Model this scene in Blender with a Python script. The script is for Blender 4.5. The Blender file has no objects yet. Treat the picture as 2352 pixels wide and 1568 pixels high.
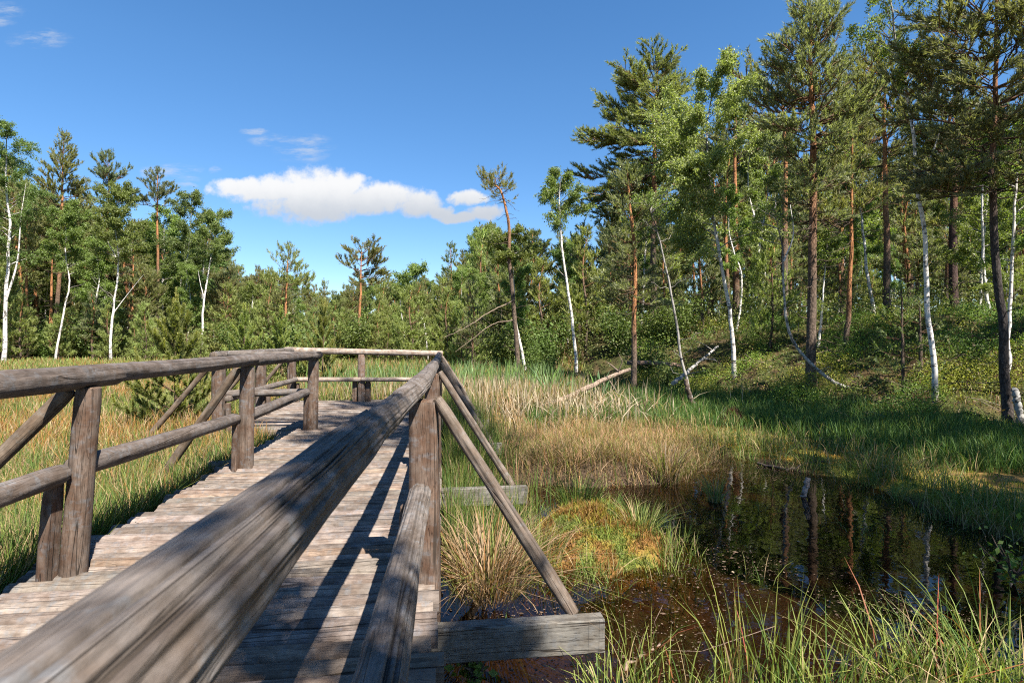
import bpy, math, random
import numpy as np
from mathutils import Vector
sc = bpy.context.scene
COL = sc.collection

# ------------------------------------------------------------------ camera
EYE = 1.30                      # metres above the deck (deck top is z = 0)
F = 1280.0                      # focal length in units of a 2352-wide picture
cam_d = bpy.data.cameras.new('camera')
cam = bpy.data.objects.new('camera', cam_d); COL.objects.link(cam)
cam.location = (0, 0, EYE); cam.rotation_euler = (math.radians(90), 0, 0)
cam_d.sensor_width = 36.0; cam_d.lens = 36.0 * F / 2352.0
cam_d.clip_start = 0.02; cam_d.clip_end = 6000
cam_d.dof.use_dof = True; cam_d.dof.focus_distance = 7.0; cam_d.dof.aperture_fstop = 9.0
sc.camera = cam

# ------------------------------------------------------------------ sun, sky
SUN = Vector((0.47, -0.62, 1.0)).normalized()
sun_d = bpy.data.lights.new('sun', 'SUN'); sun = bpy.data.objects.new('sun', sun_d); COL.objects.link(sun)
sun_d.energy = 4.9; sun_d.angle = math.radians(0.5); sun_d.color = (1.0, 0.93, 0.82)
sun.rotation_euler = SUN.to_track_quat('Z', 'Y').to_euler(); sun.location = (20, -25, 40)
w = bpy.data.worlds.new('World'); sc.world = w; w.use_nodes = True

def nd(nt, t, ins=None, **props):
    n = nt.nodes.new(t)
    for k, v in props.items(): setattr(n, k, v)
    for k, v in (ins or {}).items():
        s = n.inputs[k]
        if isinstance(v, bpy.types.NodeSocket): nt.links.new(v, s)
        else: s.default_value = v
    return n
def mth(nt, op, a, b=None, c=None, clamp=False):
    n = nt.nodes.new('ShaderNodeMath'); n.operation = op; n.use_clamp = clamp
    for i, v in enumerate((a, b, c)):
        if v is None: continue
        if isinstance(v, bpy.types.NodeSocket): nt.links.new(v, n.inputs[i])
        else: n.inputs[i].default_value = v
    return n.outputs[0]
def mixc(nt, fac, a, b, mode='MIX'):
    n = nt.nodes.new('ShaderNodeMix'); n.data_type = 'RGBA'; n.blend_type = mode; n.clamp_factor = True
    for s, v in ((n.inputs[0], fac), (n.inputs[6], a), (n.inputs[7], b)):
        if isinstance(v, bpy.types.NodeSocket): nt.links.new(v, s)
        else: s.default_value = v if not isinstance(v, tuple) or len(v) == 4 else (*v, 1)
    return n.outputs[2]
def ramp(nt, fac, stops, interp='LINEAR'):
    n = nt.nodes.new('ShaderNodeValToRGB'); cr = n.color_ramp; cr.interpolation = interp
    while len(cr.elements) < len(stops): cr.elements.new(0.5)
    for e, (p, c) in zip(cr.elements, stops):
        e.position = p; e.color = (c, c, c, 1) if isinstance(c, (int, float)) else (*c, 1)
    nt.links.new(fac, n.inputs[0]); return n.outputs[0]
def maprange(nt, v, a, b, c=0.0, d=1.0, smooth=True):
    n = nt.nodes.new('ShaderNodeMapRange'); n.interpolation_type = 'SMOOTHSTEP' if smooth else 'LINEAR'
    nt.links.new(v, n.inputs[0])
    for i, x in zip((1, 2, 3, 4), (a, b, c, d)): n.inputs[i].default_value = x
    return n.outputs[0]

def make_world():
    nt = w.node_tree; nt.nodes.clear()
    out = nd(nt, 'ShaderNodeOutputWorld')
    sky = nd(nt, 'ShaderNodeTexSky', sky_type='NISHITA', sun_disc=False)
    sky.sun_elevation = math.asin(SUN.z); sky.sun_rotation = math.atan2(SUN.x, SUN.y)
    sky.altitude = 300; sky.air_density = 1.0; sky.dust_density = 0.1; sky.ozone_density = 2.0
    skyc = nd(nt, 'ShaderNodeHueSaturation', {'Saturation': 1.27, 'Value': 1.0, 'Color': sky.outputs[0]}).outputs[0]
    skyc = mixc(nt, 1.0, skyc, (1.02, 0.97, 0.97), 'MULTIPLY')
    SKYC = skyc
    tc = nd(nt, 'ShaderNodeTexCoord')
    sep = nd(nt, 'ShaderNodeSeparateXYZ', {0: tc.outputs['Generated']})
    yy = mth(nt, 'MAXIMUM', sep.outputs[1], 0.05)
    u = mth(nt, 'DIVIDE', sep.outputs[0], yy); v = mth(nt, 'DIVIDE', sep.outputs[2], yy)
    uv = nd(nt, 'ShaderNodeCombineXYZ', {0: u, 1: v}).outputs[0]
    hz = maprange(nt, sep.outputs[2], 0.0, 0.42, 0.78, 1.0, False)
    skyc = mixc(nt, 1.0, skyc, nd(nt, 'ShaderNodeCombineXYZ', {0: mth(nt, 'POWER', hz, 1.5), 1: hz, 2: mth(nt, 'POWER', hz, 0.55)}).outputs[0], 'MULTIPLY')
    wob = nd(nt, 'ShaderNodeTexNoise', {'Vector': uv, 'Scale': 9.0, 'Detail': 5.0, 'Roughness': 0.6})
    ws = nd(nt, 'ShaderNodeSeparateXYZ', {0: wob.outputs['Color']})
    fine = nd(nt, 'ShaderNodeTexNoise', {'Vector': uv, 'Scale': 38.0, 'Detail': 6.0, 'Roughness': 0.62}).outputs[0]
    du = mth(nt, 'MULTIPLY_ADD', mth(nt, 'SUBTRACT', ws.outputs[0], 0.5), 0.09, u)
    dv = mth(nt, 'MULTIPLY_ADD', mth(nt, 'SUBTRACT', ws.outputs[1], 0.5), 0.035, v)
    def P(px, py): return (px - 1176) / F, (784 - py) / F
    def blob(px, py, rx, ry, flat=1.0):
        cu, cv = P(px, py)
        a = mth(nt, 'DIVIDE', mth(nt, 'SUBTRACT', du, cu), rx / F)
        b0 = mth(nt, 'DIVIDE', mth(nt, 'SUBTRACT', dv, cv), ry / F)
        if flat != 1.0:     # flatter underside
            b0 = mth(nt, 'MAXIMUM', b0, mth(nt, 'MULTIPLY', b0, -flat))
        return mth(nt, 'SUBTRACT', 1.0, mth(nt, 'ADD', mth(nt, 'MULTIPLY', a, a), mth(nt, 'MULTIPLY', b0, b0)))
    shape = None
    for b in ((720, 456, 155, 72, 1.2), (560, 428, 95, 25), (650, 440, 140, 42, 1.3), (850, 460, 130, 50, 1.5), (960, 470, 78, 40, 1.3),
              (1010, 484, 40, 20), (1072, 456, 40, 22), (1050, 500, 50, 15), (770, 425, 90, 36), (1110, 492, 50, 18)):
        f = blob(*b); shape = f if shape is None else mth(nt, 'MAXIMUM', shape, f)
    edge = mth(nt, 'MULTIPLY_ADD', mth(nt, 'SUBTRACT', fine, 0.5), 1.7, shape)
    mask = maprange(nt, edge, -0.15, 0.70)
    # thin wisps
    st = nd(nt, 'ShaderNodeMapping', {'Vector': uv, 'Scale': (14, 60, 1), 'Rotation': (0, 0, 0.18)}).outputs[0]
    wn = nd(nt, 'ShaderNodeTexNoise', {'Vector': st, 'Scale': 1.0, 'Detail': 6.0, 'Roughness': 0.65}).outputs[0]
    wis = None
    for b in ((700, 345, 72, 34), (640, 320, 52, 16), (595, 298, 34, 8), (400, 392, 70, 22), (350, 396, 30, 16), (90, 88, 70, 24), (10, 30, 40, 26), (425, 425, 30, 12), (492, 388, 14, 9)):
        f = blob(*b); wis = f if wis is None else mth(nt, 'MAXIMUM', wis, f)
    wis = mth(nt, 'MULTIPLY', maprange(nt, wis, -0.3, 0.9), maprange(nt, wn, 0.40, 0.72))
    wis = mth(nt, 'MULTIPLY', wis, 0.62)
    low = maprange(nt, mth(nt, 'MULTIPLY_ADD', mth(nt, 'SUBTRACT', fine, 0.5), 0.02, v), P(0, 500)[1], P(0, 420)[1])
    ccol = mixc(nt, low, (3.0, 3.2, 3.5), (4.7, 4.7, 4.7))
    c1 = mixc(nt, wis, skyc, (3.4, 3.6, 3.9))
    c2 = mixc(nt, mth(nt, 'MULTIPLY', mask, 0.97), c1, ccol)
    bg = nd(nt, 'ShaderNodeBackground', {'Color': c2, 'Strength': 0.062})
    nt.links.new(bg.outputs[0], out.inputs[0])
make_world()
sc.view_settings.view_transform = 'Standard'; sc.view_settings.look = 'None'
sc.view_settings.exposure = 1.75; sc.view_settings.gamma = 1.0
sc.render.engine = 'CYCLES'
sc.cycles.use_denoising = False; sc.cycles.filter_width = 1.1
sc.cycles.max_bounces = 7; sc.cycles.diffuse_bounces = 4; sc.cycles.glossy_bounces = 3
sc.cycles.transmission_bounces = 3; sc.cycles.transparent_max_bounces = 8
sc.cycles.caustics_reflective = False; sc.cycles.caustics_refractive = False

# ------------------------------------------------------------------ mesh helpers
rng = np.random.default_rng(7)
def W(px, py, d): return np.array(((px - 1176) / F * d, d, EYE - (py - 784) / F * d))

class MB:
    """collects vertices and faces with a colour and a wood/bark coordinate per vertex; build() links ONE mesh object"""
    def __init__(s): s.v = []; s.f = []; s.c = []; s.u = []; s.n = 0
    def add(s, V, Fc, mat=0, col=(1, 1, 1), uv=None, smooth=True):
        V = np.asarray(V, float); k = len(V)
        s.v.append(V)
        c = np.asarray(col, float)
        s.c.append(np.broadcast_to(c, (k, 3)) if c.ndim == 1 else c)
        s.u.append(np.zeros((k, 3)) if uv is None else np.asarray(uv, float))
        for fa in (Fc if isinstance(Fc, list) else [Fc]):
            fa = np.asarray(fa, np.int64)
            if len(fa): s.f.append((fa + s.n, mat, smooth))
        s.n += k
    def mesh(s, name, mats):
        V = np.concatenate(s.v); C = np.concatenate(s.c); U = np.concatenate(s.u)
        me = bpy.data.meshes.new(name)
        me.vertices.add(len(V)); me.vertices.foreach_set('co', V.astype(np.float32).ravel())
        tot = np.concatenate([np.full(len(f), f.shape[1]) for f, _, _ in s.f]).astype(np.int32)
        idx = np.concatenate([f.ravel() for f, _, _ in s.f]).astype(np.int32)
        mi = np.concatenate([np.full(len(f), m) for f, m, _ in s.f]).astype(np.int32)
        sm = np.concatenate([np.full(len(f), q) for f, _, q in s.f]).astype(bool)
        me.loops.add(len(idx)); me.loops.foreach_set('vertex_index', idx)
        me.polygons.add(len(tot))
        me.polygons.foreach_set('loop_start', np.concatenate(([0], np.cumsum(tot)[:-1])).astype(np.int32))
        me.polygons.foreach_set('material_index', mi)
        me.polygons.foreach_set('use_smooth', sm)
        a = me.attributes.new('col', 'FLOAT_COLOR', 'POINT')
        a.data.foreach_set('color', np.concatenate([C, np.ones((len(C), 1))], 1).astype(np.float32).ravel())
        b = me.attributes.new('wuv', 'FLOAT_VECTOR', 'POINT')
        b.data.foreach_set('vector', U.astype(np.float32).ravel())
        me.update(calc_edges=True)
        for m in mats: me.materials.append(m)
        return me
    def build(s, name, mats, parent=None, loc=(0, 0, 0)):
        o = bpy.data.objects.new(name, s.mesh(name, mats if isinstance(mats, list) else [mats]))
        COL.objects.link(o); o.location = loc
        if parent is not None: o.parent = parent
        return o

def tag(o, label=None, cat=None, group=None, kind=None):
    for k, v in (('label', label), ('category', cat), ('group', group), ('kind', kind)):
        if v: o[k] = v
    return o
def empty(name, loc, rz=0.0):
    o = bpy.data.objects.new(name, None); COL.objects.link(o); o.location = loc; o.rotation_euler = (0, 0, rz)
    o.empty_display_size = 0.2
    return o
def copy_tree(o, parent=None):
    c = o.copy(); COL.objects.link(c)
    if parent is not None: c.parent = parent
    for ch in list(o.children): copy_tree(ch, c)
    return c

def norm(a): return a / (np.linalg.norm(a, axis=-1, keepdims=True) + 1e-12)
def smooth01(x): x = np.clip(x, 0, 1); return x * x * (3 - 2 * x)
def vnoise(x, y, seed=0):
    """smooth value noise in [0,1] on arrays"""
    x = np.asarray(x, float); y = np.asarray(y, float)
    xi = np.floor(x).astype(np.int64); yi = np.floor(y).astype(np.int64)
    fx = smooth01(x - xi); fy = smooth01(y - yi)
    def h(a, b):
        q = (a * 374761393 + b * 668265263 + seed * 982451653) & 0x7fffffff
        q = ((q ^ (q >> 13)) * 1274126177) & 0x7fffffff
        return ((q ^ (q >> 16)) & 0xffff) / 65535.0
    return (h(xi, yi) * (1 - fx) + h(xi + 1, yi) * fx) * (1 - fy) + (h(xi, yi + 1) * (1 - fx) + h(xi + 1, yi + 1) * fx) * fy
def fbm(x, y, seed=0, o=4):
    s = 0; a = .5; t = 0
    for i in range(o):
        s = s + a * vnoise(np.asarray(x) * 2 ** i, np.asarray(y) * 2 ** i, seed + i * 17); t += a; a *= .5
    return s / t

def spline(P, n):
    """Catmull-Rom resample of a polyline to n points"""
    P = np.asarray(P, float); k = len(P)
    if k == 2: return P[0] + (P[1] - P[0]) * np.linspace(0, 1, n)[:, None]
    Q = np.vstack([2 * P[0] - P[1], P, 2 * P[-1] - P[-2]])
    t = np.linspace(0, k - 1 - 1e-9, n); i = t.astype(int); f = (t - i)[:, None]
    a, b, c, d = Q[i], Q[i + 1], Q[i + 2], Q[i + 3]
    return .5 * (2 * b + (c - a) * f + (2 * a - 5 * b + 4 * c - d) * f ** 2 + (3 * b - a - 3 * c + d) * f ** 3)
def frames(P):
    T = norm(np.gradient(P, axis=0))
    ref = np.array((0, 0, 1.)) if abs(T[0][2]) < .9 else np.array((1., 0, 0))
    N = np.zeros_like(P); B = np.zeros_like(P); n = ref
    for i in range(len(P)):
        n = n - T[i] * n.dot(T[i]); n = n / (np.linalg.norm(n) + 1e-9); N[i] = n; B[i] = np.cross(T[i], n)
    return T, N, B
def tube(mb, P, R, seg=6, mat=0, col=(1, 1, 1), seed=0.0, cap=False, v0=0.0):
    P = np.asarray(P, float); k = len(P); R = np.broadcast_to(np.asarray(R, float), (k,))
    T, N, B = frames(P)
    a = np.linspace(0, 2 * math.pi, seg + 1)
    ring = np.cos(a)[None, :, None] * N[:, None, :] + np.sin(a)[None, :, None] * B[:, None, :]
    V = P[:, None, :] + ring * R[:, None, None]
    L = np.concatenate(([0], np.cumsum(np.linalg.norm(np.diff(P, axis=0), axis=1)))) + v0
    U = np.stack([np.broadcast_to(a / (2 * math.pi), (k, seg + 1)), np.broadcast_to(L[:, None], (k, seg + 1)), np.full((k, seg + 1), seed)], -1)
    i = np.arange(k - 1)[:, None] * (seg + 1); j = np.arange(seg)[None, :]
    q = np.stack([i + j, i + j + 1, i + j + seg + 2, i + j + seg + 1], -1).reshape(-1, 4)
    c = np.asarray(col, float)
    if c.ndim == 2: c = np.repeat(c, seg + 1, axis=0)
    mb.add(V.reshape(-1, 3), q, mat, c, U.reshape(-1, 3))
    if cap:
        for e, s_ in ((0, -1), (k - 1, 1)):
            ringv = V[e, :seg]; ce = P[e] + T[e] * s_ * 0
            Vc = np.vstack([ringv, ce]); m = np.arange(seg)
            tri = np.stack([m, (m + 1) % seg, np.full(seg, seg)], -1) if s_ > 0 else np.stack([(m + 1) % seg, m, np.full(seg, seg)], -1)
            cc = c if c.ndim == 1 else c[0]
            mb.add(Vc, tri, mat, cc, None, False)
def box(mb, c, hx, hy, hz, ex, ey, ez, mat=0, col=(1, 1, 1), seed=0.0, bev=0.006):
    """box with a small chamfer on its long edges; ex = long axis"""
    c = np.asarray(c, float); ex, ey, ez = (norm(np.asarray(q, float)) for q in (ex, ey, ez))
    b = bev
    prof = np.array([(-hy + b, -hz), (hy - b, -hz), (hy, -hz + b), (hy, hz - b), (hy - b, hz), (-hy + b, hz), (-hy, hz - b), (-hy, -hz + b)])
    nx = 9; xs = np.linspace(-hx, hx, nx); k = len(prof)
    pp = np.vstack([prof, prof[:1]])
    V = c + xs[:, None, None] * ex + pp[None, :, 0:1] * ey + pp[None, :, 1:2] * ez
    per = np.concatenate(([0], np.cumsum(np.linalg.norm(np.diff(pp, axis=0), axis=1))))
    U = np.stack([np.broadcast_to(per, (nx, k + 1)), np.broadcast_to(xs[:, None], (nx, k + 1)), np.full((nx, k + 1), seed)], -1)
    i = np.arange(nx - 1)[:, None] * (k + 1); j = np.arange(k)[None, :]
    q = np.stack([i + j, i + k + 1 + j, i + k + 2 + j, i + j + 1], -1).reshape(-1, 4)
    mb.add(V.reshape(-1, 3), q, mat, col, U.reshape(-1, 3), False)
    for e, fl in ((0, 1), (nx - 1, 0)):
        vv = V[e, :k]; m = np.arange(k)[None, :]
        mb.add(vv, m if fl else m[:, ::-1], mat, col, np.stack([prof[:, 0], prof[:, 1] * .15, np.full(k, seed)], -1), False)
# ------------------------------------------------------------------ materials
def new_mat(name):
    m = bpy.data.materials.new(name); m.use_nodes = True
    nt = m.node_tree; nt.nodes.clear()
    out = nd(nt, 'ShaderNodeOutputMaterial')
    return m, nt, out
def attr(nt, name): return nd(nt, 'ShaderNodeAttribute', attribute_name=name)

def wood_mat(name, grey=(0.30, 0.275, 0.255), brown=(0.17, 0.115, 0.075), pale=(0.46, 0.42, 0.385), bump=0.006, fine=1.0, ck=1.0):
    m, nt, out = new_mat(name)
    U = attr(nt, 'wuv').outputs['Vector']; C = attr(nt, 'col').outputs['Color']
    def mp(sx, sy, sz=7.31): return nd(nt, 'ShaderNodeVectorMath', {0: U, 1: (sx, sy, sz)}, operation='MULTIPLY').outputs[0]
    big = nd(nt, 'ShaderNodeTexNoise', {'Vector': mp(9, 8.0), 'Scale': 1.0, 'Detail': 4.0, 'Roughness': 0.6}).outputs[0]
    band = nd(nt, 'ShaderNodeTexNoise', {'Vector': mp(42 * fine, 5.0), 'Scale': 1.0, 'Detail': 5.0, 'Roughness': 0.65, 'Distortion': 0.12}).outputs[0]
    grain = nd(nt, 'ShaderNodeTexNoise', {'Vector': mp(120 * fine, 16.0), 'Scale': 1.0, 'Detail': 5.0, 'Roughness': 0.7}).outputs[0]
    patch = nd(nt, 'ShaderNodeTexNoise', {'Vector': mp(15, 20), 'Scale': 1.0, 'Detail': 5.0, 'Roughness': 0.65}).outputs[0]
    cr = nd(nt, 'ShaderNodeTexNoise', {'Vector': mp(9 * fine, 0.3), 'Scale': 1.0, 'Detail': 2.0, 'Roughness': 0.5}).outputs[0]
    crack = maprange(nt, mth(nt, 'ABSOLUTE', mth(nt, 'SUBTRACT', cr, 0.52)), 0.001, 0.007, 1.0, 0.0)
    cr2 = nd(nt, 'ShaderNodeTexNoise', {'Vector': mp(45 * fine, 2.6), 'Scale': 1.0, 'Detail': 2.0, 'Roughness': 0.5}).outputs[0]
    crack2 = maprange(nt, mth(nt, 'ABSOLUTE', mth(nt, 'SUBTRACT', cr2, 0.5)), 0.002, 0.016, 0.5, 0.0)
    kv = nd(nt, 'ShaderNodeTexVoronoi', {'Vector': mp(4.2, 2.4), 'Scale': 1.0, 'Randomness': 1.0}, feature='F1')
    kd = mth(nt, 'MULTIPLY_ADD', mth(nt, 'SUBTRACT', patch, 0.5), 0.10, kv.outputs['Distance'])
    knot = mth(nt, 'MULTIPLY', maprange(nt, kd, 0.04, 0.075, 0.8, 0.0), mth(nt, 'MULTIPLY_ADD', mth(nt, 'SINE', mth(nt, 'MULTIPLY', kd, 190.0)), 0.35, 0.5)); halo = maprange(nt, kd, 0.09, 0.24, 1.0, 0.0)
    col = mixc(nt, maprange(nt, big, 0.34, 0.66), grey, brown)
    col = mixc(nt, mth(nt, 'MULTIPLY', maprange(nt, band, 0.40, 0.75), 0.28), col, pale)
    col = mixc(nt, mth(nt, 'MULTIPLY', maprange(nt, patch, 0.50, 0.70), 0.6), col, (0.13, 0.138, 0.150))
    g = mth(nt, 'MULTIPLY', maprange(nt, grain, 0.3, 0.7, 0.74, 1.22, False), maprange(nt, nd(nt, 'ShaderNodeTexNoise', {'Vector': mp(9, 6), 'Scale': 1.0, 'Detail': 6.0, 'Roughness': 0.7}).outputs[0], 0.32, 0.68, 0.66, 1.32, False))
    gcol = nd(nt, 'ShaderNodeCombineXYZ', {0: g, 1: g, 2: g}).outputs[0]
    col = mixc(nt, 1.0, col, gcol, 'MULTIPLY')
    col = mixc(nt, mth(nt, 'MULTIPLY', halo, 0.22), col, brown)
    dark = mth(nt, 'MAXIMUM', mth(nt, 'MULTIPLY', crack, ck), mth(nt, 'MAXIMUM', mth(nt, 'MULTIPLY', crack2, ck * ck), mth(nt, 'MULTIPLY', knot, 0.85)))
    col = mixc(nt, mth(nt, 'MULTIPLY', dark, 0.88), col, (0.022, 0.016, 0.012))
    col = mixc(nt, 1.0, col, C, 'MULTIPLY')
    h = mth(nt, 'ADD', mth(nt, 'MULTIPLY', grain, 0.35), mth(nt, 'MULTIPLY', band, 0.5))
    h = mth(nt, 'SUBTRACT', h, mth(nt, 'MULTIPLY', dark, 0.9))
    bp = nd(nt, 'ShaderNodeBump', {'Height': h, 'Strength': 0.9, 'Distance': bump})
    bs = nd(nt, 'ShaderNodeBsdfPrincipled', {'Base Color': col, 'Roughness': 0.82, 'Normal': bp.outputs[0], 'Specular IOR Level': 0.25})
    nt.links.new(bs.outputs[0], out.inputs[0]); return m
M_RAIL = wood_mat('weathered_log', grey=(0.124, 0.107, 0.098), brown=(0.080, 0.061, 0.049), pale=(0.205, 0.180, 0.163), bump=0.006, ck=0.6)
M_POST = wood_mat('stained_post_wood', grey=(0.117, 0.088, 0.071), brown=(0.078, 0.044, 0.028), pale=(0.163, 0.133, 0.109), bump=0.005)
M_DECK = wood_mat('weathered_deck_wood', grey=(0.178, 0.150, 0.130), brown=(0.112, 0.085, 0.068), pale=(0.272, 0.238, 0.210), bump=0.009, ck=0.65)
M_BEAM = wood_mat('sawn_beam_wood', grey=(0.150, 0.140, 0.126), brown=(0.100, 0.085, 0.070), pale=(0.205, 0.195, 0.178), bump=0.003, fine=1.4)

def leaf_mat(name, trans=0.3, rough=0.55, spec=0.3, var=0.35, sat=1.0, val=1.0):
    m, nt, out = new_mat(name)
    C = attr(nt, 'col').outputs['Color']
    oi = nd(nt, 'ShaderNodeObjectInfo').outputs['Random']
    hs = nd(nt, 'ShaderNodeHueSaturation', {'Hue': mth(nt, 'MULTIPLY_ADD', oi, 0.035, 0.4825), 'Saturation': sat, 'Value': mth(nt, 'MULTIPLY_ADD', oi, var, val - var / 2), 'Color': C})
    bs = nd(nt, 'ShaderNodeBsdfPrincipled', {'Base Color': hs.outputs[0], 'Roughness': rough, 'Specular IOR Level': spec})
    tcol = mixc(nt, 1.0, hs.outputs[0], (1.25, 1.35, 0.55), 'MULTIPLY')
    tr = nd(nt, 'ShaderNodeBsdfTranslucent', {'Color': tcol})
    mx = nd(nt, 'ShaderNodeMixShader', {0: trans, 1: bs.outputs[0], 2: tr.outputs[0]})
    nt.links.new(mx.outputs[0], out.inputs[0]); return m
M_NEEDLE = leaf_mat('pine_needles', 0.46, 0.5, 0.3, sat=0.92, val=1.25)
M_LEAF = leaf_mat('birch_leaves', 0.5, 0.45, 0.4, sat=0.93, val=1.25)
M_SHRUB = leaf_mat('shrub_leaves', 0.33, 0.5, 0.3, var=0.1)
M_GRASS = leaf_mat('grass_blades', 0.34, 0.55, 0.25, var=0.1)

def bark_mat():
    """pine bark: plates below, flaky skin above; the colour along the trunk is in the mesh"""
    m, nt, out = new_mat('pine_bark')
    U = attr(nt, 'wuv').outputs['Vector']; C = attr(nt, 'col').outputs['Color']
    v = nd(nt, 'ShaderNodeVectorMath', {0: U, 1: (9, 6, 3.7)}, operation='MULTIPLY').outputs[0]
    a = nd(nt, 'ShaderNodeTexNoise', {'Vector': v, 'Scale': 1.0, 'Detail': 5.0, 'Roughness': 0.7}).outputs[0]
    vo = nd(nt, 'ShaderNodeTexVoronoi', {'Vector': v, 'Scale': 1.3}, feature='DISTANCE_TO_EDGE').outputs['Distance']
    k = mth(nt, 'MULTIPLY', maprange(nt, a, 0.25, 0.75, 0.5, 1.4), maprange(nt, vo, 0.0, 0.14, 0.45, 1.0))
    col = mixc(nt, 1.0, C, nd(nt, 'ShaderNodeCombineXYZ', {0: k, 1: k, 2: k}).outputs[0], 'MULTIPLY')
    bp = nd(nt, 'ShaderNodeBump', {'Height': mth(nt, 'ADD', a, vo), 'Strength': 0.8, 'Distance': 0.015})
    bs = nd(nt, 'ShaderNodeBsdfPrincipled', {'Base Color': col, 'Roughness': 0.9, 'Normal': bp.outputs[0], 'Specular IOR Level': 0.15})
    nt.links.new(bs.outputs[0], out.inputs[0]); return m
def birch_mat():
    m, nt, out = new_mat('birch_bark')
    U = attr(nt, 'wuv').outputs['Vector']; C = attr(nt, 'col').outputs['Color']
    def mp(x, y): return nd(nt, 'ShaderNodeVectorMath', {0: U, 1: (x, y, 3.7)}, operation='MULTIPLY').outputs[0]
    a = nd(nt, 'ShaderNodeTexNoise', {'Vector': mp(2.2, 14), 'Scale': 1.0, 'Detail': 4.0, 'Roughness': 0.65}).outputs[0]
    b = nd(nt, 'ShaderNodeTexNoise', {'Vector': mp(3.0, 2.2), 'Scale': 1.0, 'Detail': 4.0, 'Roughness': 0.6}).outputs[0]
    f = mth(nt, 'MAXIMUM', maprange(nt, a, 0.54, 0.62), maprange(nt, b, 0.57, 0.66))
    col = mixc(nt, mth(nt, 'MULTIPLY', f, 0.9), C, (0.035, 0.03, 0.027))
    bs = nd(nt, 'ShaderNodeBsdfPrincipled', {'Base Color': col, 'Roughness': 0.7, 'Specular IOR Level': 0.25})
    nt.links.new(bs.outputs[0], out.inputs[0]); return m
def plain_mat(name, rough=0.9, nscale=9.0):
    m, nt, out = new_mat(name)
    C = attr(nt, 'col').outputs['Color']
    tc = nd(nt, 'ShaderNodeTexCoord').outputs['Object']
    a = nd(nt, 'ShaderNodeTexNoise', {'Vector': tc, 'Scale': nscale, 'Detail': 6.0, 'Roughness': 0.7}).outputs[0]
    k = maprange(nt, a, 0.25, 0.75, 0.55, 1.45, False)
    col = mixc(nt, 1.0, C, nd(nt, 'ShaderNodeCombineXYZ', {0: k, 1: k, 2: k}).outputs[0], 'MULTIPLY')
    bp = nd(nt, 'ShaderNodeBump', {'Height': a, 'Strength': 0.7, 'Distance': 0.03})
    bs = nd(nt, 'ShaderNodeBsdfPrincipled', {'Base Color': col, 'Roughness': rough, 'Normal': bp.outputs[0], 'Specular IOR Level': 0.15})
    nt.links.new(bs.outputs[0], out.inputs[0]); return m
M_BARK = bark_mat(); M_BIRCH = birch_mat(); M_TWIG = plain_mat('twig_bark', 0.9, 20.0)
M_MOSS = plain_mat('moss', 0.95, 30.0); M_PEAT = plain_mat('peat', 0.9, 14.0)

def ground_mat():
    m, nt, out = new_mat('bog_ground')
    C = attr(nt, 'col').outputs['Color']
    tc = nd(nt, 'ShaderNodeTexCoord').outputs['Object']
    a = nd(nt, 'ShaderNodeTexNoise', {'Vector': tc, 'Scale': 2.3, 'Detail': 7.0, 'Roughness': 0.65}).outputs[0]
    b = nd(nt, 'ShaderNodeTexNoise', {'Vector': tc, 'Scale': 26.0, 'Detail': 5.0, 'Roughness': 0.75}).outputs[0]
    k = mth(nt, 'MULTIPLY', maprange(nt, a, 0.3, 0.7, 0.65, 1.3), maprange(nt, b, 0.3, 0.7, 0.5, 1.5))
    col = mixc(nt, 1.0, C, nd(nt, 'ShaderNodeCombineXYZ', {0: k, 1: k, 2: k}).outputs[0], 'MULTIPLY')
    bp = nd(nt, 'ShaderNodeBump', {'Height': mth(nt, 'ADD', a, mth(nt, 'MULTIPLY', b, 0.4)), 'Strength': 0.8, 'Distance': 0.05})
    bs = nd(nt, 'ShaderNodeBsdfPrincipled', {'Base Color': col, 'Roughness': 0.95, 'Normal': bp.outputs[0], 'Specular IOR Level': 0.1})
    nt.links.new(bs.outputs[0], out.inputs[0]); return m
def water_mat():
    """still peat-brown water: a clear tinted body over the bed, mirrored by Fresnel"""
    m, nt, out = new_mat('peat_water')
    tc = nd(nt, 'ShaderNodeTexCoord').outputs['Object']
    n1 = nd(nt, 'ShaderNodeTexNoise', {'Vector': tc, 'Scale': 3.5, 'Detail': 3.0, 'Roughness': 0.5}).outputs[0]
    bp = nd(nt, 'ShaderNodeBump', {'Height': n1, 'Strength': 0.12, 'Distance': 0.02})
    fr = nd(nt, 'ShaderNodeFresnel', {'IOR': 1.33, 'Normal': bp.outputs[0]})
    tr = nd(nt, 'ShaderNodeBsdfTransparent', {'Color': (0.44, 0.34, 0.25, 1)})
    gl = nd(nt, 'ShaderNodeBsdfGlossy', {'Color': (1, 1, 1, 1), 'Roughness': 0.02, 'Normal': bp.outputs[0]})
    mx = nd(nt, 'ShaderNodeMixShader', {0: fr.outputs[0], 1: tr.outputs[0], 2: gl.outputs[0]})
    nt.links.new(mx.outputs[0], out.inputs[0]); return m
M_GROUND = ground_mat(); M_WATER = water_mat()

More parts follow.
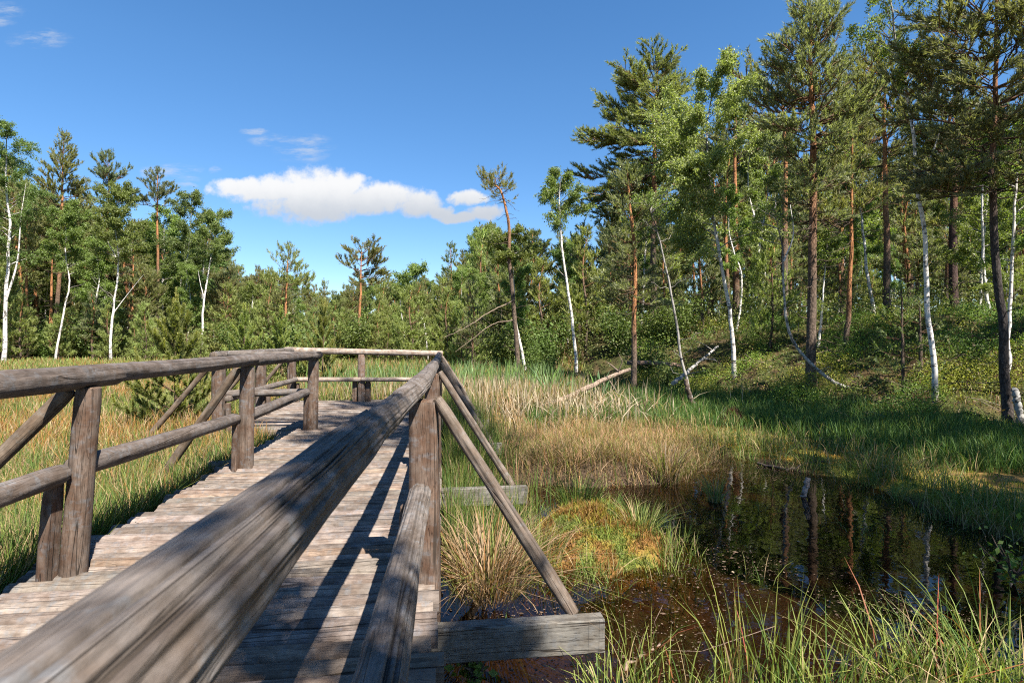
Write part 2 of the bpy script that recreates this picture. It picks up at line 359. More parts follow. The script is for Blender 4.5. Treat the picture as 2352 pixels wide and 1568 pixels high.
# ------------------------------------------------------------------ terrain
ZW = -0.45
POND = np.array([(-0.75, -2.0), (-0.8, 4.0), (-1.0, 6.6), (0.2, 7.0), (1.0, 6.9), (1.9, 7.2), (2.5, 8.0), (3.0, 8.9), (3.5, 8.7), (3.9, 7.9), (4.25, 7.1),
                 (4.45, 6.3), (4.4, 5.6), (4.55, 4.9), (4.9, 4.2), (4.6, 3.0), (3.4, 2.75), (2.0, 2.7), (1.0, 2.45), (0.7, 1.2), (0.5, -2.0)])
def pond_sd(x, y):
    """signed distance to the pond's outline, negative inside"""
    x = np.asarray(x, float); y = np.asarray(y, float)
    d = np.full(x.shape, 1e9); ins = np.zeros(x.shape, bool); n = len(POND)
    for i in range(n):
        a = POND[i]; b = POND[(i + 1) % n]; e = b - a
        t = np.clip(((x - a[0]) * e[0] + (y - a[1]) * e[1]) / e.dot(e), 0, 1)
        d = np.minimum(d, np.hypot(x - a[0] - t * e[0], y - a[1] - t * e[1]))
        c = ((a[1] > y) != (b[1] > y)) & (x < (b[0] - a[0]) * (y - a[1]) / (b[1] - a[1] + 1e-12) + a[0])
        ins ^= c
    return np.where(ins, -d, d)
def hill_d(x, y): return .923 * np.asarray(x) + .383 * np.asarray(y) - 11.2
def gz(x, y):
    x = np.asarray(x, float); y = np.asarray(y, float)
    base = -0.36 + 0.10 * (fbm(x * .8, y * .8, 3) - .5) + 0.10 * (fbm(x * 2.5, y * 2.5, 9) - .5)
    far = smooth01((y - 20) / 40) * 0.25 * (fbm(x * .06, y * .06, 5))
    d = hill_d(x, y)
    hill = 2.25 * smooth01(d / 8.0) + .03 * np.clip(d - 8, 0, 60)
    bump = smooth01(d / 2) * (.8 * (fbm(x * .4, y * .4, 21) - .45) + .55 * (fbm(x * 1.3, y * 1.3, 22) - .5))
    sd = pond_sd(x, y) + .35 * (fbm(x * 1.6, y * 1.6, 31) - .5)
    dip = -0.38 * smooth01((-sd + .12) / .75)
    m1 = 0.395 * np.exp(-(((x - .74) / .78) ** 2 + ((y - 5.0) / 1.05) ** 2) ** 1.5) * (.62 + .62 * fbm(x * 2.2 + 3, y * 2.2, 37))     # moss hummock
    m2 = 0.10 * np.exp(-(((x - 3.75) / 1.0) ** 2 + ((y - 10.2) / .5) ** 2))
    m3 = 0.13 * np.exp(-(((x - 1.2) / .9) ** 2 + ((y - 7.0) / .35) ** 2))
    # the land rises a little behind the left forest and far ahead
    rise = 5.0 * smooth01((y - 60) / 90)
    return base + far + hill + bump + dip + m1 + m2 + m3 + rise
def gz1(x, y): return float(gz(np.array([x]), np.array([y]))[0])

def make_ground():
    def axis(lo, hi, step, ext):
        a = list(np.arange(lo, hi + 1e-6, step)); s = step; p = hi
        while p < ext: s *= 1.22; p += s; a.append(p)
        s = step; p = lo
        while p > -ext: s *= 1.22; p -= s; a.insert(0, p)
        return np.array(a)
    xs = axis(-7, 14, .11, 3000); ys = axis(-3, 20, .11, 3000)
    X, Y = np.meshgrid(xs, ys); Z = gz(X, Y)
    nx, ny = len(xs), len(ys)
    V = np.stack([X, Y, Z], -1).reshape(-1, 3)
    i = np.arange(ny - 1)[:, None] * nx; j = np.arange(nx - 1)[None, :]
    q = np.stack([i + j, i + j + 1, i + j + nx + 1, i + j + nx], -1).reshape(-1, 4)
    x, y, z = V.T
    n1 = fbm(x * .9, y * .9, 41)[:, None]; n2 = fbm(x * 3.1, y * 3.1, 43)[:, None]
    def mx(a, b, t): return a * (1 - t) + b * t
    mead = mx(np.array((.17, .105, .035)), np.array((.075, .085, .025)), smooth01((n1 - .4) / .25))
    floor = mx(np.array((.075, .055, .028)), np.array((.045, .06, .02)), smooth01((n1 - .4) / .2))
    hillc = mx(np.array((.040, .046, .014)), np.array((.075, .048, .026)), smooth01((n2 - .45) / .25))
    moss = mx(np.array((.26, .16, .025)), np.array((.17, .19, .03)), smooth01((n2 - .42) / .2))
    straw = np.array((.15, .11, .06))
    bed = mx(np.array((.040, .027, .019)), np.array((.060, .042, .029)), smooth01((n2 - .40) / .3))
    d = hill_d(x, y)[:, None]
    c = np.where(x[:, None] < -1.5, mead, floor)
    c = mx(c, mead, smooth01((30 - np.abs(x[:, None] + 14)) / 12) * (y[:, None] < 46))
    c = np.where((x[:, None] > -.5) & (y[:, None] > 15), floor, c)
    c = mx(c, hillc, smooth01((d + .5) / 2))
    rb = np.exp(-(((x - 1.6) / 1.8) ** 2 + ((y - 9.5) / 2.4) ** 2))[:, None]
    c = mx(c, straw, smooth01(rb * 1.6))
    sd = pond_sd(x, y)[:, None]
    right = smooth01((x[:, None] - 2.2) / 1.0)
    c = mx(c, moss, smooth01((1.1 + 1.2 * (n1 - .5) - sd) / .8) * right * (sd > -.3))
    mound = np.exp(-(((x - .72) / .75) ** 2 + ((y - 5.2) / 1.0) ** 2) ** 2)[:, None]
    c = mx(c, bed, smooth01((-sd + .10) / .25))
    c = mx(c, moss * np.array((.8, .65, .8)), mound)
    peat = np.exp(-(((x - 1.0) / 1.6) ** 2 + ((y - 7.0) / .75) ** 2) ** 2)[:, None]
    c = mx(c, np.array((.05, .034, .024)), peat * .9)
    mb = MB(); mb.add(V, q, 0, c)
    o = mb.build('ground', M_GROUND); tag(o, kind='structure'); return o
make_ground()
mbw = MB()
mbw.add([(-1.6, -6, ZW), (6.2, -6, ZW), (6.2, 10.2, ZW), (-1.6, 10.2, ZW)], np.array([(0, 1, 2, 3)]), smooth=False)
tag(mbw.build('water', M_WATER), kind='structure')
# ------------------------------------------------------------------ boardwalk
E0 = np.array((-0.407, 3.05)); UF = norm(np.array((-0.1231, 0.9924))); CL = np.array((-UF[1], UF[0]))
def D(s, c, z): p = E0 + UF * s + CL * c; return np.array((p[0], p[1], z))
U3 = np.array((UF[0], UF[1], 0)); C3 = np.array((CL[0], CL[1], 0)); Z3 = np.array((0, 0, 1.))
_seed = [1]
def sd_next(): _seed[0] += 1; return _seed[0] * 1.37

def log(mb, p0, p1, r0, r1=None, seg=28, per_m=14, wob=.006, grooves=2, gd=.008, half=None, sq=0.0, col=(1, 1, 1), mat=0, endcol=(.9, .85, .78), bow=0.0, gw=.10, glong=False):
    """a barked, split and weathered round log. half = unit vector of a sawn flat face; sq squares the section off"""
    p0 = np.asarray(p0, float); p1 = np.asarray(p1, float); r1 = r0 if r1 is None else r1
    L = np.linalg.norm(p1 - p0); n = max(6, int(L * per_m)); t = np.linspace(0, 1, n)
    sd = sd_next(); T = (p1 - p0) / L
    ref = -Z3 if abs(T[2]) < .8 else np.array((0, 1., 0))
    N = norm(ref - T * ref.dot(T)); B = np.cross(T, N)
    a = np.linspace(0, 2 * math.pi, seg + 1)
    A, TT = np.meshgrid(a, t * L)
    aa = A.copy(); aa[:, -1] = 0
    R = (r0 + (r1 - r0) * TT / L)
    if sq: R = R * (1 + sq * (1 / np.maximum(np.abs(np.cos(aa)), np.abs(np.sin(aa))) - 1.15))
    s_ = int(sd * 100)
    ca, sa = np.cos(aa), np.sin(aa)
    R = R + wob * 2 * (fbm(ca * 1.6 + 5 + sd, sa * 1.6 + TT * 1.9 + 9, s_) - .5)
    R = R + wob * 1.3 * (vnoise(ca * 9 + 31 + sd, sa * 9 + TT * 2.5, s_ + 3) - .5)
    rr = random.Random(s_)
    GR_ = np.zeros_like(R)
    for g in range(grooves):                                   # drying cracks that wander along the log
        a0 = rr.uniform(1.9, 4.4); lo = (rr.uniform(0, .15) if glong else rr.uniform(0, .5)) * L; hi = lo + (rr.uniform(.7, 1.0) if glong else rr.uniform(.35, .9)) * L
        ag = a0 + .45 * (vnoise(TT * .8 + g * 7, TT * 0 + sd, s_ + g) - .5) + .10 * (vnoise(TT * 5 + g * 3, TT * 0 + sd, s_ + g + 9) - .5)
        win = smooth01((TT - lo) / .2) * smooth01((hi - TT) / .2) * (.4 + .8 * vnoise(TT * 3 + g, TT * 0, s_ + g + 4))
        wd = gw / max(r0 / .07, .6)
        GR_ = np.maximum(GR_, np.clip(win, 0, 1) * np.exp(-((aa - ag) / wd) ** 2))
    R = R - gd * GR_
    for k in range(int(L * 2.6)):                              # knots
        a0 = rr.uniform(0, 6.28); l0 = rr.uniform(0, L); dd = np.minimum(np.abs(aa - a0), 6.283 - np.abs(aa - a0)) * r0
        q = (dd ** 2 + (TT - l0) ** 2) / .018 ** 2
        R = R + .006 * np.exp(-q) - .008 * np.exp(-q * 9); GR_ = np.maximum(GR_, .75 * np.exp(-q * 5))
    R[0] -= .006; R[-1] -= .006
    X, Y = R * np.cos(A), R * np.sin(A)
    axis = p0 + T * TT[..., None]
    axis = axis + N * (bow * np.sin(math.pi * TT / L))[..., None]
    V = axis + X[..., None] * N + Y[..., None] * B
    if half is not None:
        hv = norm(np.asarray(half, float)); hv = norm(hv - T * hv.dot(T)); ex = (V - axis) @ hv
        lim = .12 * r0; V = V - np.maximum(ex - lim, 0)[..., None] * hv
    Uv = np.stack([A * r0, TT, np.full_like(A, sd)], -1)
    k = seg + 1; i = np.arange(n - 1)[:, None] * k; j = np.arange(seg)[None, :]
    q = np.stack([i + j, i + j + 1, i + j + k + 1, i + j + k], -1).reshape(-1, 4)
    cc = np.asarray(col, float) * (1 - .8 * GR_.reshape(-1, 1) ** 1.5)
    mb.add(V.reshape(-1, 3), q, mat, cc, Uv.reshape(-1, 3))
    for e, sg in ((0, -1), (n - 1, 1)):
        ring = V[e, :seg]; ce = ring.mean(0)
        ring2 = ce + (ring - ce) * .9 + T * sg * .008
        Vc = np.vstack([ring, ring2, ce + T * sg * .008]); m = np.arange(seg); mn = (m + 1) % seg
        q4 = np.stack([m, mn, mn + seg, m + seg], -1); t3 = np.stack([m + seg, mn + seg, np.full(seg, 2 * seg)], -1)
        if sg < 0: q4 = q4[:, ::-1]; t3 = t3[:, ::-1]
        loc = Vc - ce; uvc = np.stack([loc @ B, loc @ N * .3 + sd, np.full(len(Vc), sd + 3)], -1)
        mb.add(Vc, [q4, t3], mat, np.asarray(col) * np.asarray(endcol), uvc, True)

def planks(mb, s0, s1, cl, cr, seed):
    """half-round planks lying across the walk, each its own log with its own ends and colour"""
    r = np.random.default_rng(seed); s = s0
    while s < s1:
        wd = r.uniform(.095, .142); l = cl(s) + r.normal(0, .035); rt = cr(s) + r.normal(0, .012)
        n = 34; t = np.linspace(0, 1, n); nw = 11; a = np.linspace(-1, 1, nw)
        hgt = wd * .46 * r.uniform(.6, 1.0)
        A, TT = np.meshgrid(a, t)
        sd = sd_next(); si = int(sd * 100)
        Lg = l - rt
        half = wd * .452 * (1 - .05 * np.abs(A) + .16 * (vnoise(TT * 5 + sd, A * 0 + 1, si) - .5))
        z = -hgt + hgt * np.sqrt(np.clip(1 - (A * .985) ** 2, 0, 1)) * (1 + .10 * (fbm(TT * Lg * 3 + sd, A * 2, si + 2) - .5))
        z = z + .012 * (vnoise(TT * Lg * 1.5, A * 7 + sd, si + 5) - .5) * (1 - A ** 2)
        z = z + r.normal(0, .004) + r.normal(0, .004) * (TT - .5) * 2
        skew = r.normal(0, .008)
        sp = s + wd / 2 + A * half + skew * (TT - .5) * 2
        c = rt + TT * Lg
        P = E0[None, None, :] + sp[..., None] * UF + c[..., None] * CL
        V = np.concatenate([P, z[..., None]], -1)
        bot = V.copy(); bot = bot[:, [0, -1]]; bot[..., 2] = -.085
        VV = np.concatenate([bot[:, :1], V, bot[:, 1:]], 1); k = nw + 2
        Uv = np.stack([np.concatenate([-half[:, :1] - .06, A * half, half[:, -1:] + .06], 1), np.broadcast_to((TT * Lg)[:, :1], (n, k)), np.full((n, k), sd)], -1)
        i = np.arange(n - 1)[:, None] * k; j = np.arange(k - 1)[None, :]
        q = np.stack([i + j, i + k + j, i + k + j + 1, i + j + 1], -1).reshape(-1, 4)[:, ::-1]
        b = r.uniform(.74, 1.16); tint = np.array((b * r.uniform(.98, 1.05), b, b * r.uniform(.96, 1.03)))
        if r.random() < .12: tint *= np.array((1.03, .93, .84))
        mb.add(VV.reshape(-1, 3), q, 0, tint, Uv.reshape(-1, 3))
        for e, fl in ((0, 0), (n - 1, 1)):
            m = np.arange(k)[None, :]
            uvc = np.stack([VV[e, :, 2], (VV[e, :, 1]) * .2, np.full(k, sd)], -1)
            mb.add(VV[e], m[:, ::-1] if not fl else m, 0, tint * .9, uvc, False)
        s += wd
POSTS = [0.03, 2.62, 4.95, 7.2, 9.3]
boardwalk = empty('boardwalk', D(2, 1.1, 0))
tag(boardwalk, 'weathered boardwalk of half-round planks running ahead to a railed platform', 'boardwalk')
inv = -np.array(boardwalk.location)
def part(mb, name, mat, parent):
    o = mb.build(name, mat, parent, -np.array(parent.location)); return o
mb = MB(); planks(mb, -4.5, 5.45, lambda s: 2.27 + (.16 if s > 3.1 and s < 3.3 else 0) + .05 * math.sin(s * 2.3), lambda s: 0.0, 11)
part(mb, 'deck', M_DECK, boardwalk)
mb = MB(); planks(mb, 5.46, 9.62, lambda s: 3.42 - .012 * s, lambda s: -.02, 12)
part(mb, 'platform_deck', M_DECK, boardwalk)
for i, s in enumerate(POSTS):
    mb = MB(); lft = 3.2 if i < 2 else 4.2
    box(mb, D(s - .33, (lft - .84) / 2, -.188), (lft + .84) / 2, .042, .085, C3, U3, Z3, seed=sd_next(), col=(1, 1, .99))
    part(mb, 'cross_beam', M_BEAM, boardwalk)
for c in (.35, 1.95):
    mb = MB(); box(mb, D(2.6, c, -.34), 7.2, .07, .07, U3, C3, Z3, seed=sd_next(), col=(.6, .55, .5)); part(mb, 'joist', M_BEAM, boardwalk)
for s in POSTS:
    for c in (.3, 1.95):
        mb = MB(); log(mb, D(s - .22, c, -1.0), D(s - .22, c, -.41), .08, seg=14, col=(.6, .55, .5)); part(mb, 'pile', M_BEAM, boardwalk)

def rail_thing(s, c, label):
    o = empty('log_railing', D(s, c, 0)); tag(o, label, 'railing', 'log railings of the boardwalk'); return o
def P_(mbf, name, mat, par):
    mb = MB(); mbf(mb); return part(mb, name, mat, par)
def post(par, b, t, rb, rt, half=None, sq=.55, col=(1, 1, 1), name='post'):
    return P_(lambda m: log(m, b, t, rb, rt, seg=24, wob=.004, grooves=2, gd=.006, half=half, sq=sq, col=col), name, M_POST, par)

# right railing, seen along its length from over its near end
rr_ = rail_thing(0, .07, 'nearest log railing, running from the bottom left corner along the pond side of the walk')
for i, s in enumerate(POSTS):
    tp = .97 - .004 * i
    post(rr_, D(s, .065, -.30), D(s + .01, .075, tp), .088, .086, sq=.75, col=(.92, .86, .82) if i else (1, .95, .92))
    post(rr_, D(s - .02, .165, -.2), D(s - .02, .165, .40), .045, .045, half=-C3, col=(.85, .8, .78), name='post_stub')
    foot = D(s - .27, -.70, -.11)
    P_(lambda m: log(m, foot, D(s - .04, .0, .985), .038, .034, seg=18, wob=.004, col=(1.0, .93, .84)), 'brace', M_RAIL, rr_)
P_(lambda m: log(m, np.array((-.17, -1.2, 1.035)), np.array((-.434, 1.76, 1.035)), .079, .0505, seg=200, per_m=90, wob=.008, grooves=4, gd=.011, gw=.024, glong=True), 'handrail', M_RAIL, rr_)
P_(lambda m: log(m, np.array((-.432, 1.74, 1.034)), np.array((-.575, 3.55, 1.034)), .0515, .060, seg=120, per_m=60, wob=.006, grooves=3, gd=.009, gw=.04, glong=True), 'handrail', M_RAIL, rr_)
P_(lambda m: log(m, np.array((-.572, 3.52, 1.036)), D(5.0, .05, 1.030), .058, .055, seg=32, per_m=30, wob=.006, grooves=3), 'handrail', M_RAIL, rr_)
P_(lambda m: log(m, D(4.98, .05, 1.030), D(9.45, .05, 1.02), .056, .055, seg=28), 'handrail', M_RAIL, rr_)
P_(lambda m: log(m, D(-4.4, .165, .485), D(-.03, .095, .485), .061, .058, seg=120, per_m=50, wob=.006, grooves=3, gd=.013, gw=.05, glong=True), 'lower_rail', M_RAIL, rr_)
for a, b in ((.06, 2.6), (2.64, 4.93), (4.97, 7.18), (7.22, 9.28)):
    P_(lambda m: log(m, D(a, .09, .485), D(b, .09, .485), .056, .05), 'lower_rail', M_RAIL, rr_)

# left railing
lr = rail_thing(0, 2.05, 'log railing on the meadow side of the walk, ending at the platform')
for i, (s, c, lean) in enumerate(((-2.6, 2.06, .05), (.34, 2.06, -.095), (3.0, 2.0, -.01), (5.5, 1.90, -.02))):
    post(lr, D(s, c, -.30), D(s + .02, c + lean, 1.035), (.064, .062, .072, .080)[i], (.058, .060, .070, .076)[i], sq=.28)
    post(lr, D(s - .08, c + .062, -.25), D(s - .07, c + .055 + lean * .45, .515), .055, .053, half=-C3, col=(.95, .9, .86), name='post_stub')
    post(lr, D(s + .11, c + .03, -.25), D(s + .11, c + .02, .44), .05, .05, half=-U3, col=(.7, .66, .64), name='post_stub')
    if s < 5: P_(lambda m: log(m, D(s - .12 if s < 1 else s + .05, c + (1.02 if s < 1 else .84), -.1), D(s - .02, c + .08 + lean, 1.02), .044, .042, seg=18, col=(1.0, .88, .72)), 'brace', M_RAIL, lr)
P_(lambda m: log(m, D(-4.4, 2.02, 1.085), D(.66, 1.985, 1.102), .071, .066, seg=40, per_m=30, grooves=3, col=(.82, .8, .8)), 'handrail', M_RAIL, lr)
P_(lambda m: log(m, D(.54, 1.99, 1.107), D(3.15, 1.965, 1.102), .062, .060, seg=40, per_m=30, grooves=3, col=(.8, .78, .78)), 'handrail', M_RAIL, lr)
P_(lambda m: log(m, D(3.1, 1.966, 1.100), D(5.72, 1.84, 1.092), .061, .060, seg=36, per_m=24, grooves=3, col=(.8, .78, .78)), 'handrail', M_RAIL, lr)
for a, b, ca, cb, za, zb in ((-2.7, .27, 2.16, 2.055, .52, .575), (.39, 2.99, 2.07, 2.09, .575, .505), (3.02, 5.52, 2.02, 1.97, .51, .555), (-5.0, -2.65, 2.16, 2.16, .53, .53)):
    P_(lambda m: log(m, D(a, ca, za), D(b, cb, zb), .063, .058, seg=32, per_m=26, grooves=3, col=(.88, .86, .86)), 'lower_rail', M_RAIL, lr)

# platform: the side towards the meadow, the short near side and the far side, its sunlight painted into the wood colour
sA = 5.15; cA = 3.2
pl = rail_thing(7, 3.2, 'log railing down the meadow side of the far platform, partly behind the nearer railing')
for i, s in enumerate((5.48, 7.35, 9.4)):
    post(pl, D(s, 3.2 - .005 * i, -.3), D(s, 3.2, 1.03), .085, .082, sq=.75)
    post(pl, D(s - .02, 3.08, -.2), D(s - .02, 3.08, .40), .05, .05, half=C3, name='post_stub')
    P_(lambda m: log(m, D(s - .1, 4.15, -.1), D(s - .03, 3.28, 1.0), .04, .038, seg=16, col=(1, .88, .72)), 'brace', M_RAIL, pl)
P_(lambda m: log(m, D(5.25, 3.19, 1.10), D(9.55, 3.19, 1.105), .06, .058, seg=28), 'handrail', M_RAIL, pl)
P_(lambda m: log(m, D(5.5, 3.09, .46), D(7.33, 3.09, .48), .052, .05, seg=24), 'lower_rail', M_RAIL, pl)
P_(lambda m: log(m, D(7.37, 3.09, .48), D(9.38, 3.09, .48), .052, .05, seg=24), 'lower_rail', M_RAIL, pl)
pn = rail_thing(5.3, 2.5, 'short log railing across the near edge of the platform, joining two corner posts')
P_(lambda m: log(m, D(5.58, 3.10, 1.115), D(5.60, 1.94, 1.085), .055, .052, seg=24), 'handrail', M_RAIL, pn)
P_(lambda m: log(m, D(5.60, 3.14, .53), D(5.62, 1.98, .545), .055, .052, seg=24), 'lower_rail', M_RAIL, pn)
pf = rail_thing(9.4, 1.6, 'log railing coloured pale as if sunlit, across the far end of the platform')
P_(lambda m: log(m, D(9.40, 3.34, 1.115), D(9.42, -.02, 1.03), .066, .062, seg=32, per_m=20, col=(2.1, 2.0, 1.85)), 'handrail', M_RAIL, pf)  # wood colours of this far railing are raised to stand in for sunlight
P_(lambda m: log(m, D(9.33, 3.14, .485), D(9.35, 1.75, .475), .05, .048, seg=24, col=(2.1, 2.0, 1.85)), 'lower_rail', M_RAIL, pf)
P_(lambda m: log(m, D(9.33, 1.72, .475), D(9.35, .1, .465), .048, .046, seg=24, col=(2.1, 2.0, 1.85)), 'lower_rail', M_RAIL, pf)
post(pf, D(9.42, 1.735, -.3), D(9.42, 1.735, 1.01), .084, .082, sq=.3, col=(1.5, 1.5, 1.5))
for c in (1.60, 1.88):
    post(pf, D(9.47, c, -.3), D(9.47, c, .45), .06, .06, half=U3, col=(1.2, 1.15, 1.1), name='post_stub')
# ------------------------------------------------------------------ trees
def perp_basis(A):
    r = np.where(np.abs(A[:, 2:3]) < .9, np.array((0, 0, 1.)), np.array((1., 0, 0)))
    n = norm(np.cross(A, r)); return n, np.cross(A, n)
def needles(mb, r, P, A, b, sl, nl, nw, col, mat=0, spread=(.35, 1.15)):
    """b narrow needle blades round each shoot (P start, A direction, sl its length)"""
    P = np.asarray(P, float); A = norm(np.asarray(A, float)); M = len(P)
    if not M: return
    i = np.repeat(np.arange(M), b); K = len(i)
    t = r.random(K) ** .8; Ai = A[i]; n, q = perp_basis(Ai)
    az = r.random(K) * 6.283; th = r.uniform(spread[0], spread[1], K) * (1.1 - .45 * t)
    d = Ai * np.cos(th)[:, None] + (n * np.cos(az)[:, None] + q * np.sin(az)[:, None]) * np.sin(th)[:, None]
    s_ = np.broadcast_to(np.asarray(sl, float), (M,))[i]
    base = P[i] + Ai * (t * s_)[:, None]
    L = nl * r.uniform(.65, 1.2, K)
    sd = norm(np.cross(d, norm(r.normal(size=(K, 3))))) * (nw * .5 * r.uniform(.7, 1.3, K))[:, None]
    V = np.stack([base - sd, base + sd, base + d * L[:, None]], 1).reshape(-1, 3)
    c = np.asarray(col, float); c = c[i] if c.ndim == 2 else np.broadcast_to(c, (K, 3))
    c = c * r.uniform(.72, 1.3, K)[:, None]
    mb.add(V, np.arange(3 * K).reshape(-1, 3), mat, np.repeat(c, 3, axis=0), None, False)
def leaves(mb, r, P, size, col, mat=0, down=.55, wid=.62):
    P = np.asarray(P, float); K = len(P)
    if not K: return
    d = norm(r.normal(size=(K, 3)) + np.array((0, 0, -down * 1.6)))
    s = norm(np.cross(d, r.normal(size=(K, 3))))
    nn = np.cross(d, s)
    L = size * r.uniform(.6, 1.25, K)
    m = P + d * (L * .45)[:, None] + nn * (L * .08)[:, None]
    V = np.stack([P, m + s * (L * wid * .5)[:, None], P + d * L[:, None], m - s * (L * wid * .5)[:, None]], 1).reshape(-1, 3)
    c = np.broadcast_to(np.asarray(col, float), (K, 3)) * r.uniform(.7, 1.35, K)[:, None] * np.array((1.07, 1.02, .95))
    mb.add(V, np.arange(4 * K).reshape(-1, 4), mat, np.repeat(c, 4, axis=0), None, False)

def at_path(P, t):
    k = len(P) - 1; f = min(max(t, 0), 1 - 1e-9) * k; i = int(f); return P[i] + (P[i + 1] - P[i]) * (f - i)
PINE_OLD = lambda q: math.sqrt(max(0.02, 1 - ((q - .42) / .62) ** 2))
PINE_CONE = lambda q: (1 - q) ** .75 * .95 + .07
PINE_TOP = lambda q: min(1.0, .35 + 1.1 * q) * math.sqrt(max(.03, 1.02 - q))
BARK_LO = np.array((.115, .085, .065)); BARK_HI = np.array((.34, .155, .07))
GREENS = {'olive': (.145, .15, .055), 'dark': (.10, .12, .048), 'grey': (.145, .155, .08), 'fresh': (.175, .205, .06), 'blue': (.11, .13, .07)}

def pine(seed, path, cb, R, prof=PINE_CONE, b=16, sl=.2, nl=.12, nw=.011, whorl=.42, nbr=4, r0=.11, dead=16, col='olive', sub=.17, droop=0.0, orange=.45, bark_lo=None, up=.5, cand=0.0, pad=1.5, skew=(0, 0)):
    r = np.random.default_rng(seed); rr = random.Random(seed)
    P = spline(path, 26); H = P[-1][2] - P[0][2]
    P = P + np.concatenate([[np.zeros(3)], np.stack([fbm(np.arange(1, 26) * .3, np.zeros(25) + seed, seed) - .5, fbm(np.arange(1, 26) * .3, np.zeros(25) + seed + 50, seed + 1) - .5, np.zeros(25)], -1) * .012 * H])
    t = np.linspace(0, 1, 26)
    Rr = r0 * (1 - t) ** .75 + .012 + r0 * .35 * np.exp(-t * 26)
    tr = MB(); cw = MB()
    lo = BARK_LO if bark_lo is None else np.array(bark_lo)
    mixf = smooth01((t - orange * .5) / (orange * .8 + .01))[:, None]
    tube(tr, P, Rr, 10, 0, lo * (1 - mixf) + BARK_HI * mixf, seed * .7)
    g0 = np.array(GREENS[col]); TP = []; TA = []; TC = []; TS = []
    def tuft(p, a, s=1.0, c=1.0):
        TP.append(p); TA.append(a); TC.append(g0 * c * rr.uniform(.8, 1.25)); TS.append(sl * s)
    z = cb; n_w = 0
    while z < .985:
        q = (z - cb) / (1 - cb); base = at_path(P, z); ln0 = R * prof(q)
        for k in range(nbr):
            az = rr.uniform(0, 6.283); l = ln0 * rr.uniform(.55, 1.18)
            l *= 1 + skew[0] * math.cos(az) + skew[1] * math.sin(az)
            if l < .12: continue
            el = math.radians(-8 + 58 * q ** 1.3 + rr.uniform(-10, 10)) - droop * (1 - q)
            dh = np.array((math.cos(az), math.sin(az), 0))
            n = 6; f = np.linspace(0, 1, n)
            pts = base + (dh[None, :] * (f * l * math.cos(el))[:, None]) + np.array((0, 0, 1.)) * (f * l * math.sin(el) + up * .35 * l * f ** 2.4)[:, None]
            pts = pts + np.concatenate([[np.zeros(3)], r.normal(0, .035 * l, (n - 1, 3))])
            rb = max(.006, min(.05, r0 * .30) * (l / max(R, .1)) ** .8)
            tube(tr, pts, np.linspace(rb, .004, n), 4, 0, lo * .8 * (1 - q) + BARK_HI * .7 * q, seed)
            bd = norm(pts[-1] - pts[-2]); side = np.cross(bd, (0, 0, 1.)); side = side / (np.linalg.norm(side) + 1e-6)
            tuft(pts[-1], bd + np.array((0, 0, up * .7)), 1.15, 1.1)
            ns = max(2, int(l / sub)); sgn = 1
            for m in range(ns):
                fq = .30 + .70 * (m + rr.random()) / ns
                p0 = at_path(pts, fq); sgn = -sgn
                sdv = norm(bd * rr.uniform(.5, 1.0) + side * sgn * rr.uniform(.5, 1.0) + np.array((0, 0, rr.uniform(-.15, .45) + up * .3)))
                sln = min(.95, (.16 + .42 * (1.15 - fq)) * l * rr.uniform(.5, 1.1)) + .08
                p1 = p0 + sdv * sln + np.array((0, 0, .10 * sln))
                tube(cw, np.array([p0, (p0 + p1) / 2, p1]), (rb * .45, rb * .35, .003), 3, 1, (.16, .10, .06))
                nt = max(1, int(sln / .17 * pad))
                for u in range(nt):
                    fu = 1 - u / (nt + .6) * .85
                    a = norm(sdv + np.array((rr.uniform(-.5, .5), rr.uniform(-.5, .5), rr.uniform(0, .6) + up * .5)))
                    tuft(p0 + (p1 - p0) * fu, a, rr.uniform(.7, 1.1), .92 + .18 * fu)
        z += whorl / H * rr.uniform(.75, 1.25); n_w += 1
    top = P[-1]
    for k in range(5): tuft(top - np.array((0, 0, .1 * k)), (rr.uniform(-.4, .4), rr.uniform(-.4, .4), 1), 1.4)
    needles(cw, r, TP, TA, b, np.array(TS), nl, nw, np.array(TC))
    if cand:                                                   # pale upright new shoots on the outer tips
        sel = [i for i in range(len(TP)) if rr.random() < cand]
        needles(cw, r, np.array(TP)[sel], np.array(TA)[sel] * .35 + np.array((0, 0, 1.)), b, sl * 1.3, nl * .55, nw, np.array((.26, .27, .08)), spread=(.15, .55))
    for k in range(dead):                                      # bare dead lower branches
        tz = rr.uniform(.10, cb + .12); p = at_path(P, tz); az = rr.uniform(0, 6.283); l = R * rr.uniform(.25, .85); el = rr.uniform(-.35, .45)
        n = 5; f = np.linspace(0, 1, n)
        d = np.array((math.cos(az) * math.cos(el), math.sin(az) * math.cos(el), math.sin(el)))
        pts = p + d * (f * l)[:, None] + np.concatenate([[np.zeros(3)], r.normal(0, .05 * l, (n - 1, 3))]) - np.array((0, 0, .12 * l)) * (f ** 2)[:, None]
        tube(tr, pts, np.linspace(max(.007, r0 * .13), .003, n), 4, 0, (.12, .09, .07), seed)
        for j in range(3):
            q0 = at_path(pts, rr.uniform(.3, .95)); tube(tr, np.array([q0, q0 + norm(d + r.normal(0, .6, 3)) * l * rr.uniform(.15, .4)]), (.005, .002), 3, 0, (.12, .09, .07), seed)
    return tr, cw

